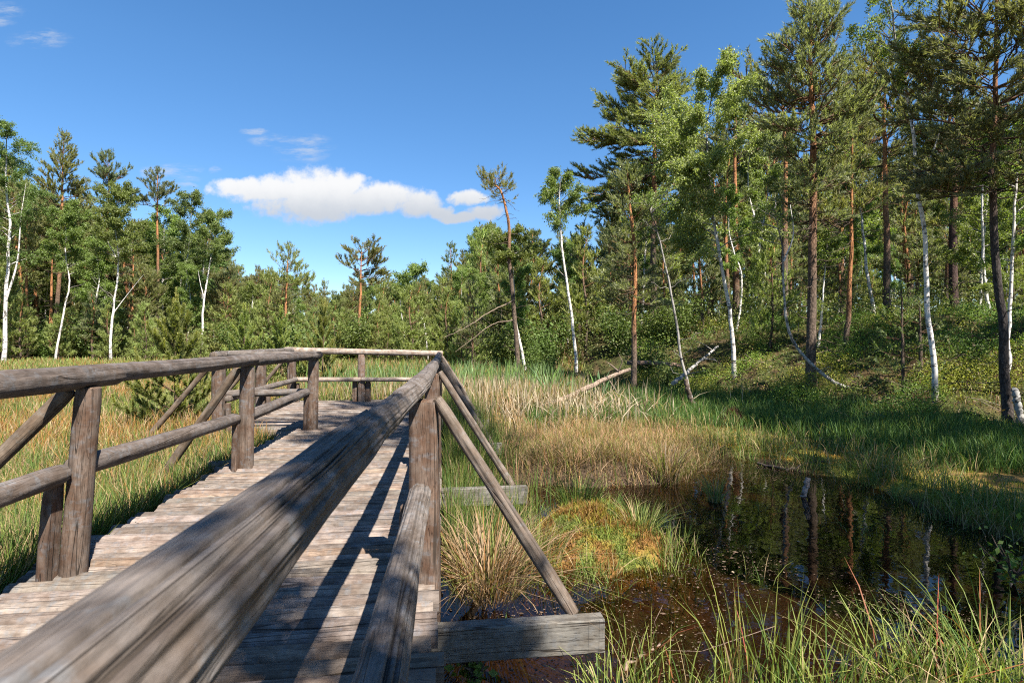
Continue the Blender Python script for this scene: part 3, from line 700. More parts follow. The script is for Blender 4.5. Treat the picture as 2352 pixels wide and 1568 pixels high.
def birch(seed, path, cb, R, n_leaf=9000, ls=.06, r0=.075, nlimb=26, col=(.125, .17, .04), prof=None, rise=.9, dark=.0, forks=(), droop=.5, bare=0):
    r = np.random.default_rng(seed); rr = random.Random(seed)
    P = spline(path, 30); H = P[-1][2] - P[0][2]
    k = len(P); P = P + np.concatenate([[np.zeros(3)], np.stack([fbm(np.arange(1, k) * .35, np.zeros(k - 1) + seed, seed) - .5, fbm(np.arange(1, k) * .35, np.zeros(k - 1) + seed + 50, seed + 1) - .5, np.zeros(k - 1)], -1) * .014 * H])
    t = np.linspace(0, 1, k); tr = MB(); cw = MB()
    white = np.array((.56, .53, .50)); dk = np.array((.07, .06, .052))
    f = np.clip(smooth01((.06 - t) / .05) * .8 + smooth01((t - .72) / .22) * .8 + dark, 0, 1)[:, None]
    tube(tr, P, r0 * (1 - t) ** .8 + .008 + r0 * .3 * np.exp(-t * 28), 10, 0, white * (1 - f) + dk * f, seed * .7)
    prof = prof or (lambda q: math.sqrt(max(.05, 1 - ((q - .38) / .68) ** 2)))
    S0 = []; S1 = []
    def limb(base, d0, l, rb, lvl, wcol):
        n = 7; fq = np.linspace(0, 1, n)
        sag = droop * l * .35 * fq ** 2.5
        pts = base + d0 * (fq * l)[:, None] - np.array((0, 0, 1.)) * sag[:, None] + np.concatenate([[np.zeros(3)], np.cumsum(r.normal(0, .02 * l, (n - 1, 3)), 0)])
        tube(tr if lvl < 2 else cw, pts, np.linspace(rb, .003, n), 5 if lvl < 2 else 3, 0 if lvl < 2 else 1, wcol if lvl < 2 else (.10, .07, .055), seed)
        if lvl < 2:
            m = int(4 + l * (3.2 if lvl == 1 else 2.6))
            for j in range(m):
                u = .28 + .72 * (j + rr.random()) / m; p = at_path(pts, u)
                dd = norm(d0 * .6 + r.normal(0, .55, 3) + np.array((0, 0, -.12 if lvl == 1 else .15)))
                limb(p, dd, l * rr.uniform(.22, .5) * (1.25 - u * .6), rb * .4, 2, wcol)
            S0.extend(pts[2:-1]); S1.extend(pts[3:])
        else:
            S0.extend(pts[:-1]); S1.extend(pts[1:])
    for j in range(nlimb):
        q = (j + rr.random()) / nlimb; z = cb + (1 - cb) * q * .97
        az = rr.uniform(0, 6.283); l = R * prof(q) * rr.uniform(.6, 1.15)
        tilt = rise * rr.uniform(.7, 1.2) * (1 - .5 * q)
        d0 = norm(np.array((math.cos(az), math.sin(az), 1 / max(.25, math.tan(min(1.35, tilt + .25))))))
        limb(at_path(P, z), d0, l, max(.007, r0 * .28 * (1 - q) + .006), 1, white * .55 * (1 - q) + dk * (.3 + .7 * q))
    for fp in forks:
        Q = spline(fp, 14); tube(tr, Q, np.linspace(r0 * .55, .008, 14), 8, 0, white * .95, seed)
    for j in range(bare):
        z = rr.uniform(.2, cb + .15); az = rr.uniform(0, 6.283); d0 = norm(np.array((math.cos(az), math.sin(az), rr.uniform(.2, 1.2)))); p = at_path(P, z); l = R * rr.uniform(.3, .9)
        n = 5; fq = np.linspace(0, 1, n)
        tube(tr, p + d0 * (fq * l)[:, None] + np.concatenate([[np.zeros(3)], r.normal(0, .05 * l, (n - 1, 3))]), np.linspace(r0 * .2, .004, n), 4, 0, (.3, .27, .24), seed)
    S0 = np.array(S0); S1 = np.array(S1); i = r.integers(0, len(S0), n_leaf); u = r.random(n_leaf)[:, None]
    # leaves hang in clumps: some twigs carry many, some few
    wgt = r.gamma(1.3, 1.0, len(S0)); i = r.choice(len(S0), n_leaf, p=wgt / wgt.sum())
    Pl = S0[i] + (S1[i] - S0[i]) * u + r.normal(0, ls * .8, (n_leaf, 3)) - np.array((0, 0, 1.)) * r.random((n_leaf, 1)) * ls
    leaves(cw, r, Pl, ls, col)
    return tr, cw

def brush_pine(seed, H, whorls, r0=.03, col='dark', nl=.055, nw=.011, dens=300, leader=.4, cand=.5, pale=(.26, .27, .07), blen=.9):
    """young pine: whorls of upswept bottle-brush branches. whorls = (height fraction, branch length, elevation, count)"""
    r = np.random.default_rng(seed); rr = random.Random(seed); tr = MB(); cw = MB()
    n = 16; t = np.linspace(0, 1, n); P = np.stack([.03 * H * (fbm(t * 3, t * 0 + seed, seed) - .5), .03 * H * (fbm(t * 3, t * 0 + seed + 9, seed + 1) - .5), t * H], -1); P[0, 2] = -.06
    tube(tr, P, r0 * (1 - t) + .007, 8, 0, (.13, .09, .06), seed)
    g0 = np.array(GREENS[col])
    def brush(pts, lo, w, c, nlk=1.0):
        L = np.linalg.norm(np.diff(pts, axis=0), axis=1).sum(); m = max(4, int(L * (1 - lo) * 9)); Q = np.array([at_path(pts, lo + (1 - lo) * (k / m)) for k in range(m + 1)])
        A = np.diff(Q, axis=0); S = np.linalg.norm(A, axis=1)
        needles(cw, r, Q[:-1], A, max(3, int(dens / 9)), S, nl * nlk, nw, np.broadcast_to(c, (m, 3)), spread=(.45, 1.0))
    def shoot(p, d, l, c):
        e = p + d * l; mid = p + d * l * .5 + r.normal(0, .02, 3) * l; tube(cw, np.array([p, mid, e]), (.006, .005, .003), 3, 1, (.20, .12, .06)); brush(np.array([p, mid, e]), .12, nw, c)
        if rr.random() < cand:
            up = norm(d * .45 + np.array((0, 0, 1.))); q = np.array([e, e + up * l * .35, e + up * l * .75]); tube(cw, q, (.006, .006, .004), 4, 1, (.34, .30, .10)); brush(q, 0, nw, np.array(pale) * rr.uniform(.8, 1.15), .55)
    for hf, bl, el, cnt in whorls:
        p0 = at_path(P, hf); a0 = rr.uniform(0, 6.28)
        for k in range(cnt):
            az = a0 + 6.283 * k / cnt + rr.uniform(-.3, .3); l = bl * rr.uniform(.7, 1.1) * blen; e = el + rr.uniform(-.12, .12)
            f = np.linspace(0, 1, 6); d = np.array((math.cos(az), math.sin(az), 0))
            pts = p0 + d * (f * l * math.cos(e))[:, None] + np.array((0, 0, 1.)) * (f * l * math.sin(e) + .28 * l * f ** 2)[:, None] + np.concatenate([[np.zeros(3)], r.normal(0, .018 * l, (5, 3))])
            tube(tr, pts, np.linspace(max(.007, r0 * .4), .004, 6), 4, 0, (.15, .10, .06), seed); brush(pts, .38, nw, g0 * rr.uniform(.85, 1.15))
            bd = norm(pts[-1] - pts[-2]); sdv = np.cross(bd, (0, 0, 1.))
            for fq in (.45, .62, .78, .9):
                for sg in (-1, 1):
                    if rr.random() < .85: shoot(at_path(pts, fq), norm(bd * .75 + sdv * sg * .8 + np.array((0, 0, rr.uniform(.05, .5)))), l * rr.uniform(.22, .36) * (1.25 - .5 * fq), g0 * rr.uniform(.85, 1.2))
            shoot(pts[-1], norm(bd + np.array((0, 0, .25))), l * .22, g0 * 1.1)
    brush(P[-4:], 0, nw, g0); top = P[-1]
    for k in range(5): shoot(top - np.array((0, 0, .05 * H * rr.random())), norm(np.array((rr.uniform(-.5, .5), rr.uniform(-.5, .5), 1.))), H * .12, g0)
    q = np.array([top, top + (0, 0, leader * .5), top + (.01, 0, leader)]); tube(cw, q, (.009, .008, .004), 5, 1, (.30, .26, .09)); brush(q, 0, nw, np.array(pale) * .9, .7)
    return tr, cw
def shrub(seed, h, R, n=1500, ls=.05, col=(.09, .13, .03), nst=9):
    r = np.random.default_rng(seed); st = MB(); fo = MB(); PL = []
    for k in range(nst):
        az = r.uniform(0, 6.283); q = np.linspace(0, 1, 5); a = R * r.uniform(.3, 1)
        pts = np.stack([np.cos(az) * a * q ** 1.3, np.sin(az) * a * q ** 1.3, h * r.uniform(.6, 1.05) * q], -1) + np.concatenate([[np.zeros(3)], r.normal(0, .04 * h, (4, 3))])
        tube(st, pts, np.linspace(.012, .003, 5), 4, 0, (.11, .08, .06))
        m = n // nst; u = .15 + .85 * r.random(m); idx = np.minimum((u * 4).astype(int), 3)
        PL.append(pts[idx] + (pts[idx + 1] - pts[idx]) * (u * 4 - idx)[:, None] + r.normal(0, .11 * h ** .5, (m, 3)) * (.4 + u)[:, None])
    leaves(fo, r, np.concatenate(PL), ls, col, down=.1)
    return st, fo

def plant_tree(name, tc, loc, rz, label, cat, group, bark, leafm, names=('trunk', 'crown')):
    o = empty(name, loc, rz); tag(o, label, cat, group)
    tc[0].build(names[0], bark, o); tc[1].build(names[1], [leafm, M_TWIG], o)
    return o
def px_path(pts, d, dy=None):
    """turns a trunk seen at picture points, at real distance d, into points relative to its foot on the ground"""
    P = np.array([W(a, b, d + (0 if dy is None else dy[i])) for i, (a, b) in enumerate(pts)])
    g = gz1(P[0][0], P[0][1]); foot = np.array((P[0][0], P[0][1], g - .12)); P[0] = foot
    return P - foot, foot
TAKEN = []
def hero_pine(pts, d, label, group, cb_y, R, dy=None, **k):
    P, foot = px_path(pts, d, dy); H = P[-1][2]
    cbz = (EYE - (cb_y - 784) / F * d - foot[2]) / H
    seed = k.pop('seed', int(pts[0][0] * 3 + d)); TAKEN.append(foot[:2])
    return plant_tree('pine_tree', pine(seed, P, max(.06, cbz), R, **k), foot, 0, label, 'pine tree', group, M_BARK, M_NEEDLE)
def hero_birch(pts, d, label, group, cb_y, R, dy=None, forks=(), **k):
    P, foot = px_path(pts, d, dy); H = P[-1][2]
    cbz = (EYE - (cb_y - 784) / F * d - foot[2]) / H
    fk = [np.array([W(a, b, d) for a, b in f]) - foot for f in forks]
    seed = k.pop('seed', int(pts[0][0] * 3 + d)); TAKEN.append(foot[:2])
    return plant_tree('birch_tree', birch(seed, P, max(.05, cbz), R, forks=fk, **k), foot, 0, label, 'birch tree', group, M_BIRCH, M_LEAF)
# ------------------------------------------------------------------ single trees of the right bank
GR = 'trees on the right bank'
FN = dict(b=22, sl=.22, nl=.125, nw=.022, sub=.125, pad=1.7)          # needles for trees 11 - 18 m away
MN = dict(b=17, sl=.27, nl=.16, nw=.027, sub=.14)           # 18 - 30 m
LN = dict(b=15, sl=.36, nl=.24, nw=.05, sub=.22, pad=1.4)           # beyond
hero_pine([(1862, 925), (1866, 700), (1868, 400), (1862, 180), (1858, 5)], 15, 'tall pine with orange-brown trunk and broad crown, in front of the sunlit bilberry bank', GR, 540, 1.75, prof=lambda q: .42 + .9 * q if q < .35 else (1 - q) ** .7 * 1.02 + .06, r0=.125, dead=34, col='grey', whorl=.30, nbr=6, orange=.5, up=.45, **FN)
hero_pine([(2318, 1000), (2300, 760), (2282, 450), (2285, 200), (2290, -120)], 10.6, 'dark pine at the right edge whose crown fills the top right corner', GR, 420, 1.55, prof=PINE_OLD, r0=.075, dead=26, col='grey', whorl=.34, nbr=6, orange=.75, bark_lo=(.06, .05, .045), up=.2, **FN)
hero_birch([(2148, 955), (2128, 700), (2120, 520), (2095, 300), (2060, 110), (2040, -60)], 12, 'tall thin white birch bending left at its top, between the two big pines', GR, 260, 1.35, n_leaf=11050, ls=0.050, r0=0.0484, nlimb=20, rise=.8, droop=.3, forks=[[(2112, 420), (2150, 330), (2170, 240)]])
hero_pine([(1940, 890), (1950, 700), (1957, 480), (1958, 260)], 17, 'slender pine with thin orange trunk right of the tall broad pine', GR, 470, 1.25, r0=.075, dead=26, col='olive', whorl=.40, nbr=4, orange=.35, up=.9, **MN)
hero_birch([(1688, 895), (1680, 740), (1655, 600), (1632, 430), (1625, 300), (1650, 170)], 18, 'large leafy birch with leaning white trunk foot at the bank and wide pale green crown', GR, 600, 2.3, n_leaf=52500, ls=0.077, r0=0.0663, nlimb=44, col=(.175, .215, .075), dark=.08, droop=.75)
hero_pine([(1690, 770), (1691, 600), (1688, 420), (1690, 200)], 26, 'straight pine with pinkish trunk behind the large leafy birch', GR, 330, 1.7, prof=PINE_TOP, r0=.16, dead=14, col='olive', whorl=.5, orange=.3, **MN)
hero_pine([(1500, 800), (1500, 600), (1503, 420), (1506, 270), (1510, 150)], 31, 'tallest pine standing against the open sky, long drooping boughs on its left', GR, 430, 3.0, prof=lambda q: .35 + .75 * (1 - q) ** .9 if q < .9 else .3, r0=.20, dead=14, col='olive', whorl=.55, nbr=6, orange=.5, droop=.20, up=.14, skew=(-.25, 0), b=20, sl=.34, nl=.19, nw=.036, sub=.15)
hero_pine([(1455, 895), (1456, 740), (1458, 600), (1446, 470), (1440, 392)], 18, 'short bushy pine with bright orange trunk, its grey-green foliage in tiers', GR, 740, 1.15, prof=PINE_CONE, r0=.085, dead=22, col='grey', whorl=.36, nbr=4, orange=.25, up=.25, **MN)
hero_birch([(1326, 865), (1318, 760), (1300, 640), (1288, 540), (1285, 470), (1290, 395)], 24, 'slim white birch leaning left with small airy crown against the sky', GR, 560, 1.45, n_leaf=13812, ls=0.077, r0=0.0663, nlimb=20, col=(.12, .17, .04), droop=.6, bare=4)
hero_pine([(1192, 855), (1182, 740), (1170, 600), (1166, 500), (1150, 440), (1128, 418)], 25, 'thin crooked pine whose bent top reaches left over the forest', GR, 540, 1.25, prof=PINE_TOP, r0=.10, dead=30, col='olive', whorl=.48, nbr=4, orange=.6, **MN)
hero_birch([(1212, 858), (1195, 790), (1180, 700), (1172, 600), (1168, 540)], 25.6, 'short white birch stem crossing behind the thin crooked pine', GR, 640, 1.3, n_leaf=11050, ls=0.077, r0=0.0663, nlimb=16)
hero_birch([(1600, 950), (1570, 845), (1545, 690), (1515, 560), (1490, 470)], 13.6, 'thin dark birch leaning left across the orange-trunked pine', GR, 500, .8, n_leaf=1125, ls=0.050, r0=0.0328, nlimb=8, dark=.65, bare=14)
hero_birch([(1968, 922), (1920, 880), (1862, 835), (1815, 770), (1800, 680), (1798, 580), (1778, 480)], 14, 'curved grey birch that sweeps up from the ground in a long bow, nearly leafless', GR, 520, .8, n_leaf=625, ls=0.045, r0=0.0452, nlimb=9, dark=.5, bare=16, forks=[[(1800, 600), (1822, 540), (1815, 470)]])
hero_birch([(2312, 980), (2316, 800), (2322, 640), (2335, 420), (2350, 260)], 11.6, 'white spotted birch behind the dark pine at the right edge', GR, 560, .95, n_leaf=8925, ls=0.050, r0=0.0390, nlimb=16, dark=.1)
hero_pine([(2192, 790), (2190, 560), (2188, 380), (2172, 330), (2200, 180)], 22, 'dark forked pine deep behind the thin white birch', GR, 420, 2.0, prof=PINE_OLD, r0=.15, dead=14, col='dark', whorl=.5, orange=.5, bark_lo=(.07, .045, .04), **MN)
hero_pine([(2076, 912), (2073, 800), (2070, 660)], 13, 'thin young dark pine left of the thin white birch', GR, 870, .62, prof=PINE_CONE, r0=.03, dead=4, col='dark', whorl=.3, nbr=4, orange=2.0, b=14, sl=.16, nl=.085, nw=.018)
hero_pine([(2117, 905), (2114, 780), (2112, 690)], 13.6, 'thin young pine close against the foot of the thin white birch', GR, 800, .6, prof=PINE_CONE, r0=.035, dead=6, col='dark', whorl=.3, nbr=4, orange=2.0, b=14, sl=.16, nl=.085, nw=.018)
hero_birch([(1878, 850), (1884, 760), (1892, 660), (1900, 560)], 18, 'pale thin birch stem just right of the tall broad pine, lit by the sun', GR, 600, .8, n_leaf=4675, ls=0.063, r0=0.0390, nlimb=12, bare=6)
hero_birch([(1870, 845), (1868, 780), (1858, 700)], 17.4, 'thin leaning white stem half hidden by the tall broad pine', GR, 715, .5, n_leaf=625, ls=0.054, r0=0.0312, nlimb=7)
hero_birch([(1722, 745), (1730, 660), (1745, 560), (1760, 470), (1765, 400)], 26, 'leaning white birch on the crest right of the pinkish pine trunk', GR, 560, 1.3, n_leaf=12750, ls=0.077, r0=0.0702, nlimb=18)
hero_pine([(1800, 760), (1802, 560), (1806, 380), (1798, 210)], 22, 'pine with grey trunk left of the tall broad pine, round crown leaning left', GR, 300, 1.75, prof=PINE_OLD, r0=.14, dead=16, col='olive', whorl=.45, orange=.5, skew=(-.3, 0), **MN)
hero_birch([(2010, 770), (1990, 600), (1975, 470), (1960, 380)], 24, 'birch with white stem deep in the trees between slender pine and thin birch', GR, 620, 1.4, n_leaf=14875, ls=0.072, r0=0.0663, nlimb=18)
hero_pine([(2040, 790), (2036, 560), (2030, 330), (2034, 160)], 23, 'pine deep in the trees behind the thin white birch, crown reaching left', GR, 400, 1.8, prof=PINE_OLD, r0=.14, dead=18, col='olive', whorl=.46, skew=(-.3, 0), **MN)
hero_birch([(2275, 800), (2262, 640), (2255, 480), (2262, 330)], 19, 'leafy birch behind the dark pine at the right edge', GR, 640, 1.5, n_leaf=19125, ls=0.063, r0=0.0546, nlimb=22)
# ------------------------------------------------------------------ middle of the picture
GM = 'trees ahead beyond the platform'
hero_pine([(822, 812), (826, 720), (829, 650), (830, 574)], 40, 'lone pine with open crown and orange trunk, ahead beyond the platform', GM, 665, 1.6, prof=PINE_OLD, r0=.12, dead=14, col='olive', whorl=.5, nbr=4, orange=.3, **LN)
hero_pine([(655, 800), (655, 720), (658, 650), (662, 576)], 31, 'young orange-stemmed pine left of the lone pine, tops upright', GM, 690, 1.25, prof=PINE_CONE, r0=.075, dead=10, col='fresh', whorl=.42, nbr=4, orange=.3, up=1.2, **MN)
hero_pine([(1036, 806), (1036, 700), (1036, 566)], 52, 'narrow pointed dark pine above the treeline ahead', GM, 700, 1.7, prof=PINE_CONE, r0=.12, dead=8, col='dark', whorl=.5, nbr=4, **LN)
hero_birch([(918, 812), (925, 760), (940, 690), (950, 612)], 50, 'rounded birch in the treeline right of the lone pine', GM, 730, 2.3, n_leaf=14144, ls=0.148, r0=0.0936, nlimb=20)
hero_birch([(938, 800), (928, 760), (920, 700), (918, 668)], 38, 'thin white leaning stem at the forest foot right of the lone pine', GM, 700, .9, n_leaf=1440, ls=0.096, r0=0.0468, nlimb=9)
hero_birch([(985, 802), (975, 750), (962, 715), (960, 690)], 38, 'second thin white stem at the forest foot, leaning left', GM, 715, .9, n_leaf=1440, ls=0.096, r0=0.0429, nlimb=9)
for (px, top, lab) in ((562, 695, 'small pale-tipped young pine behind the left end of the platform rail'), (645, 700, 'small pale-tipped young pine in the middle of three behind the platform rail'), (742, 690, 'small dark-stemmed young pine with pale upright tips, right of the other two')):
    P0 = W(px, top, 18.5); g = gz1(P0[0], P0[1]); H = P0[2] - g
    plant_tree('young_pine', brush_pine(px, H * .84, ((.06, .85, .5, 5), (.26, .85, .6, 5), (.45, .75, .75, 5), (.63, .6, .95, 5), (.8, .45, 1.15, 5)), r0=.03, col='fresh', nl=.075, nw=.020, dens=300, leader=H * .16, cand=.8), (P0[0], P0[1], g), 0, lab, 'young pine', 'young pines behind the platform', M_BARK, M_NEEDLE)
# ------------------------------------------------------------------ left forest edge
GL = 'trees at the left forest edge'
DL = 46
hero_birch([(8, 812), (12, 700), (22, 560), (14, 420), (12, 278)], 38, 'tall white double-stemmed birch at the left edge of the meadow', GL, 620, 2.6, n_leaf=29920, ls=0.104, r0=0.1326, nlimb=34, forks=[[(14, 690), (40, 600), (48, 500), (60, 420)]], col=(.09, .14, .035))
hero_pine([(65, 812), (62, 700), (60, 590), (66, 460)], 42, 'slim pine with reddish stem just right of the double-stemmed birch', GL, 600, 1.4, r0=.10, dead=26, col='olive', whorl=.5, nbr=4, orange=.35, up=1., **LN)
hero_pine([(120, 812), (135, 640), (143, 480), (146, 312)], 48, 'tall full pine, highest point of the left forest', GL, 560, 2.4, prof=PINE_CONE, r0=.19, dead=20, col='olive', whorl=.6, nbr=5, orange=.4, up=.8, **LN)
hero_birch([(125, 815), (140, 745), (158, 650), (150, 560), (155, 470)], 40, 'crooked thin white birch in front of the tall full pine', GL, 640, 2.0, n_leaf=20400, ls=0.111, r0=0.0702, nlimb=24, bare=4, col=(.105, .155, .035))
hero_pine([(245, 812), (246, 640), (248, 500), (252, 357)], 50, 'pine with narrow open top behind the forked birch', GL, 470, 2.3, prof=PINE_CONE, r0=.17, dead=20, col='blue', whorl=.62, nbr=4, up=.8, **LN)
hero_birch([(254, 822), (258, 740), (262, 690), (272, 590), (265, 520), (280, 430)], 40, 'white birch forking low in two crooked stems, centre of the left forest edge', GL, 600, 2.3, n_leaf=27200, ls=0.111, r0=0.0858, nlimb=30, forks=[[(260, 720), (290, 680), (330, 630)], [(272, 600), (250, 560), (240, 530)]], bare=6, col=(.115, .165, .04))
hero_pine([(360, 812), (362, 640), (362, 500), (363, 396)], 52, 'pine with small spiky top showing above the birches', GL, 500, 1.8, prof=PINE_CONE, r0=.15, dead=14, col='blue', whorl=.6, nbr=4, up=.9, **LN)
hero_birch([(420, 812), (425, 700), (432, 580), (440, 440)], 50, 'tall birch with rounded dark crown right of the spiky-topped pine', GL, 620, 2.5, n_leaf=24480, ls=0.126, r0=0.1014, nlimb=28, col=(.09, .14, .04))
hero_birch([(462, 815), (468, 700), (480, 620), (492, 560), (498, 492)], 46, 'slim white birch at the right end of the left forest edge', GL, 640, 2.0, n_leaf=20400, ls=0.118, r0=0.0858, nlimb=26, forks=[[(470, 690), (460, 650), (455, 620)]], bare=3, col=(.115, .165, .045))
hero_pine([(115, 812), (118, 700), (120, 560)], 44, 'pine with bright orange trunk between reddish pine and crooked birch', GL, 620, 1.6, r0=.14, dead=14, col='olive', whorl=.6, orange=.2, **LN)
hero_pine([(300, 812), (305, 700), (306, 545)], 47, 'pine with orange trunk right of the forked birch', GL, 640, 1.6, r0=.13, dead=18, col='dark', whorl=.6, orange=.2, **LN)
# ------------------------------------------------------------------ forest behind: copies of a few trees, each its own object
def straight(h, s): r = random.Random(s); return [(0, 0, 0), (r.uniform(-.03, .03) * h, r.uniform(-.03, .03) * h, h * .35), (r.uniform(-.04, .04) * h, r.uniform(-.04, .04) * h, h * .7), (r.uniform(-.04, .04) * h, r.uniform(-.04, .04) * h, h)]
PROTO = []
def proto(kind, seed, h, **k):
    tcs = pine(seed, straight(h, seed), **k) if kind == 'pine' else birch(seed, straight(h, seed), **k)
    mt, mc = tcs[0].mesh('trunk', [M_BARK if kind == 'pine' else M_BIRCH]), tcs[1].mesh('crown', [M_NEEDLE if kind == 'pine' else M_LEAF, M_TWIG])
    PROTO.append((kind, h, mt, mc))
LQ = dict(b=15, sl=.36, nl=.24, nw=.048, sub=.22, pad=1.4)
proto('pine', 101, 12, cb=.5, R=1.9, prof=PINE_CONE, whorl=.6, nbr=4, r0=.15, dead=24, col='olive', orange=.4, up=.8, **LQ)
proto('pine', 102, 13, cb=.58, R=2.1, prof=PINE_OLD, whorl=.6, nbr=4, r0=.17, dead=26, col='dark', orange=.35, **LQ)
proto('pine', 103, 9, cb=.30, R=1.6, prof=PINE_CONE, whorl=.5, nbr=4, r0=.11, dead=16, col='grey', orange=.4, up=.9, **LQ)
proto('pine', 104, 6, cb=.12, R=1.35, prof=PINE_CONE, whorl=.42, nbr=4, r0=.07, dead=6, col='fresh', orange=.8, up=1.0, **LQ)
proto('pine', 105, 12, cb=.45, R=2.2, prof=PINE_TOP, whorl=.6, nbr=4, r0=.16, dead=20, col='olive', orange=.3, **LQ)
proto('birch', 111, 12, cb=.32, R=2.0, n_leaf=19040, ls=0.126, r0=0.0858, nlimb=28)
proto('birch', 112, 10, cb=.25, R=1.8, n_leaf=16320, ls=0.118, r0=0.0702, nlimb=26, col=(.10, .15, .04))
proto('birch', 113, 11, cb=.4, R=1.6, n_leaf=12240, ls=0.118, r0=0.0702, nlimb=20, bare=8)
TOPY = np.array([(-600, 330), (0, 360), (100, 430), (200, 430), (300, 460), (400, 490), (500, 545), (545, 610), (640, 628), (780, 655), (900, 640), (1000, 640), (1050, 610), (1100, 530), (1200, 500), (1300, 490), (1400, 450), (1480, 360), (1600, 300), (1700, 220), (1800, 180), (1950, 200), (2100, 220), (2352, 100), (3200, 60)])
proto('pine', 106, 11, cb=.14, R=2.0, prof=lambda q: .75 + .3 * math.sin(q * 3) if q < .6 else 1.9 * (1 - q) + .1, whorl=.55, nbr=5, r0=.13, dead=8, col='olive', orange=.5, up=.6, **LQ)
proto('birch', 114, 11, cb=.13, R=2.2, n_leaf=24000, ls=0.126, r0=0.0780, nlimb=40)
proto('pine', 107, 19, cb=.74, R=1.6, prof=PINE_OLD, whorl=.6, nbr=5, r0=.17, dead=10, col='olive', orange=.4, **LQ)
def top_height(x, y, jitter):
    px = 1176 + F * x / y; ty = np.interp(px, TOPY[:, 0], TOPY[:, 1]) + jitter
    return EYE + (784 - ty) / F * y - gz1(x, y)
BG = []
def fill(n, xr, yr, ok, mind, group, labels, seed, kinds, jit):
    r = random.Random(seed); c = 0; tries = 0
    while c < n and tries < 6000:
        tries += 1
        y = r.uniform(*yr); x = r.uniform(xr[0] * y, xr[1] * y)
        if not ok(x, y) or any((x - a) ** 2 + (y - b) ** 2 < mind * mind for a, b in TAKEN): continue
        h = top_height(x, y, r.uniform(*jit))
        if h < 2.2: continue
        ks = [i for i in kinds if .5 < h / PROTO[i][1] < 1.9] or [min(kinds, key=lambda i: abs(PROTO[i][1] - h))]
        kind, ph, mt, mc = PROTO[r.choice(ks)]; s = h / ph
        o = empty('pine_tree' if kind == 'pine' else 'birch_tree', (x, y, gz1(x, y) - .1), r.uniform(0, 6.283))
        o.scale = (s * r.uniform(.85, 1.15),) * 2 + (s,)
        tag(o, labels[kind], kind + ' tree', group[kind])
        for nm, me in (('trunk', mt), ('crown', mc)):
            ch = bpy.data.objects.new(nm, me); COL.objects.link(ch); ch.parent = o
        TAKEN.append(np.array((x, y))); BG.append(o); c += 1
fill(62, (-1.06, -.50), (44, 74), lambda x, y: True, 2.1, {'pine': 'pines massed behind the left forest edge', 'birch': 'birches massed behind the left forest edge'},
     {'pine': 'pine in the dense mass behind the left forest edge', 'birch': 'birch in the dense mass behind the left forest edge'}, 1, [0, 1, 2, 4, 5, 6, 8, 9], (0, 130))
fill(26, (-1.0, -.52), (40, 48), lambda x, y: True, 1.6, {'pine': 'low pines along the foot of the left forest', 'birch': 'low birches along the foot of the left forest'},
     {'pine': 'low pine at the foot of the left forest', 'birch': 'low birch at the foot of the left forest'}, 9, [3, 2, 6], (230, 300))
fill(112, (-.55, -.01), (38, 115), lambda x, y: y > 38 + 18 * max(0, min(1, (-.30 - x / y) / .2)), 2.0, {'pine': 'pines in the far treeline ahead', 'birch': 'birches in the far treeline ahead'},
     {'pine': 'pine in the far treeline ahead beyond the platform', 'birch': 'birch in the far treeline ahead beyond the platform'}, 2, [0, 2, 3, 4, 8, 8, 9, 9], (-10, 55))
fill(42, (-.54, -.02), (34, 47), lambda x, y: y > 36 + 8 * max(0, min(1, (-.30 - x / y) / .2)), 1.5, {'pine': 'low pines in front of the far treeline', 'birch': 'low birches in front of the far treeline'},
     {'pine': 'low young pine standing in front of the far treeline ahead', 'birch': 'low young birch standing in front of the far treeline ahead'}, 12, [3, 3, 8, 2, 9], (10, 95))
fill(34, (-.09, .26), (26, 50), lambda x, y: True, 1.5, {'pine': 'pines in the wood right of the platform', 'birch': 'birches in the wood right of the platform'},
     {'pine': 'pine in the dense wood right of the platform', 'birch': 'birch in the dense wood right of the platform'}, 3, [0, 1, 2, 3, 5, 6, 8, 9], (10, 170))
fill(68, (.24, 1.12), (23, 52), lambda x, y: hill_d(x, y) > 5, 1.7, {'pine': 'pines in the wood on the right slope', 'birch': 'birches in the wood on the right slope'},
     {'pine': 'pine in the shaded wood on top of the right slope', 'birch': 'birch in the shaded wood on top of the right slope'}, 4, [0, 1, 2, 4, 5, 6, 7], (40, 330))
fill(36, (.22, 1.15), (44, 80), lambda x, y: True, 2.0, {'pine': 'pines deep in the wood on the right', 'birch': 'birches deep in the wood on the right'},
     {'pine': 'low-crowned pine deep in the wood on the right', 'birch': 'low-crowned birch deep in the wood on the right'}, 5, [8, 9, 6, 3], (120, 380))
fill(20, (.10, .95), (18.5, 38), lambda x, y: hill_d(x, y) > 3 or y > 27, 1.2, {'pine': 'young pines under the taller trees on the right', 'birch': 'young birches under the taller trees on the right'},
     {'pine': 'young pine under the taller trees of the right wood', 'birch': 'young birch under the taller trees of the right wood'}, 6, [3, 6, 2], (300, 470))
fill(36, (-1.08, -.48), (48, 76), lambda x, y: True, 1.7, {'pine': 'young pines inside the left forest', 'birch': 'young birches inside the left forest'},
     {'pine': 'young pine inside the left forest between the tall trunks', 'birch': 'young birch inside the left forest between the tall trunks'}, 8, [8, 9, 8, 9, 6], (40, 260))
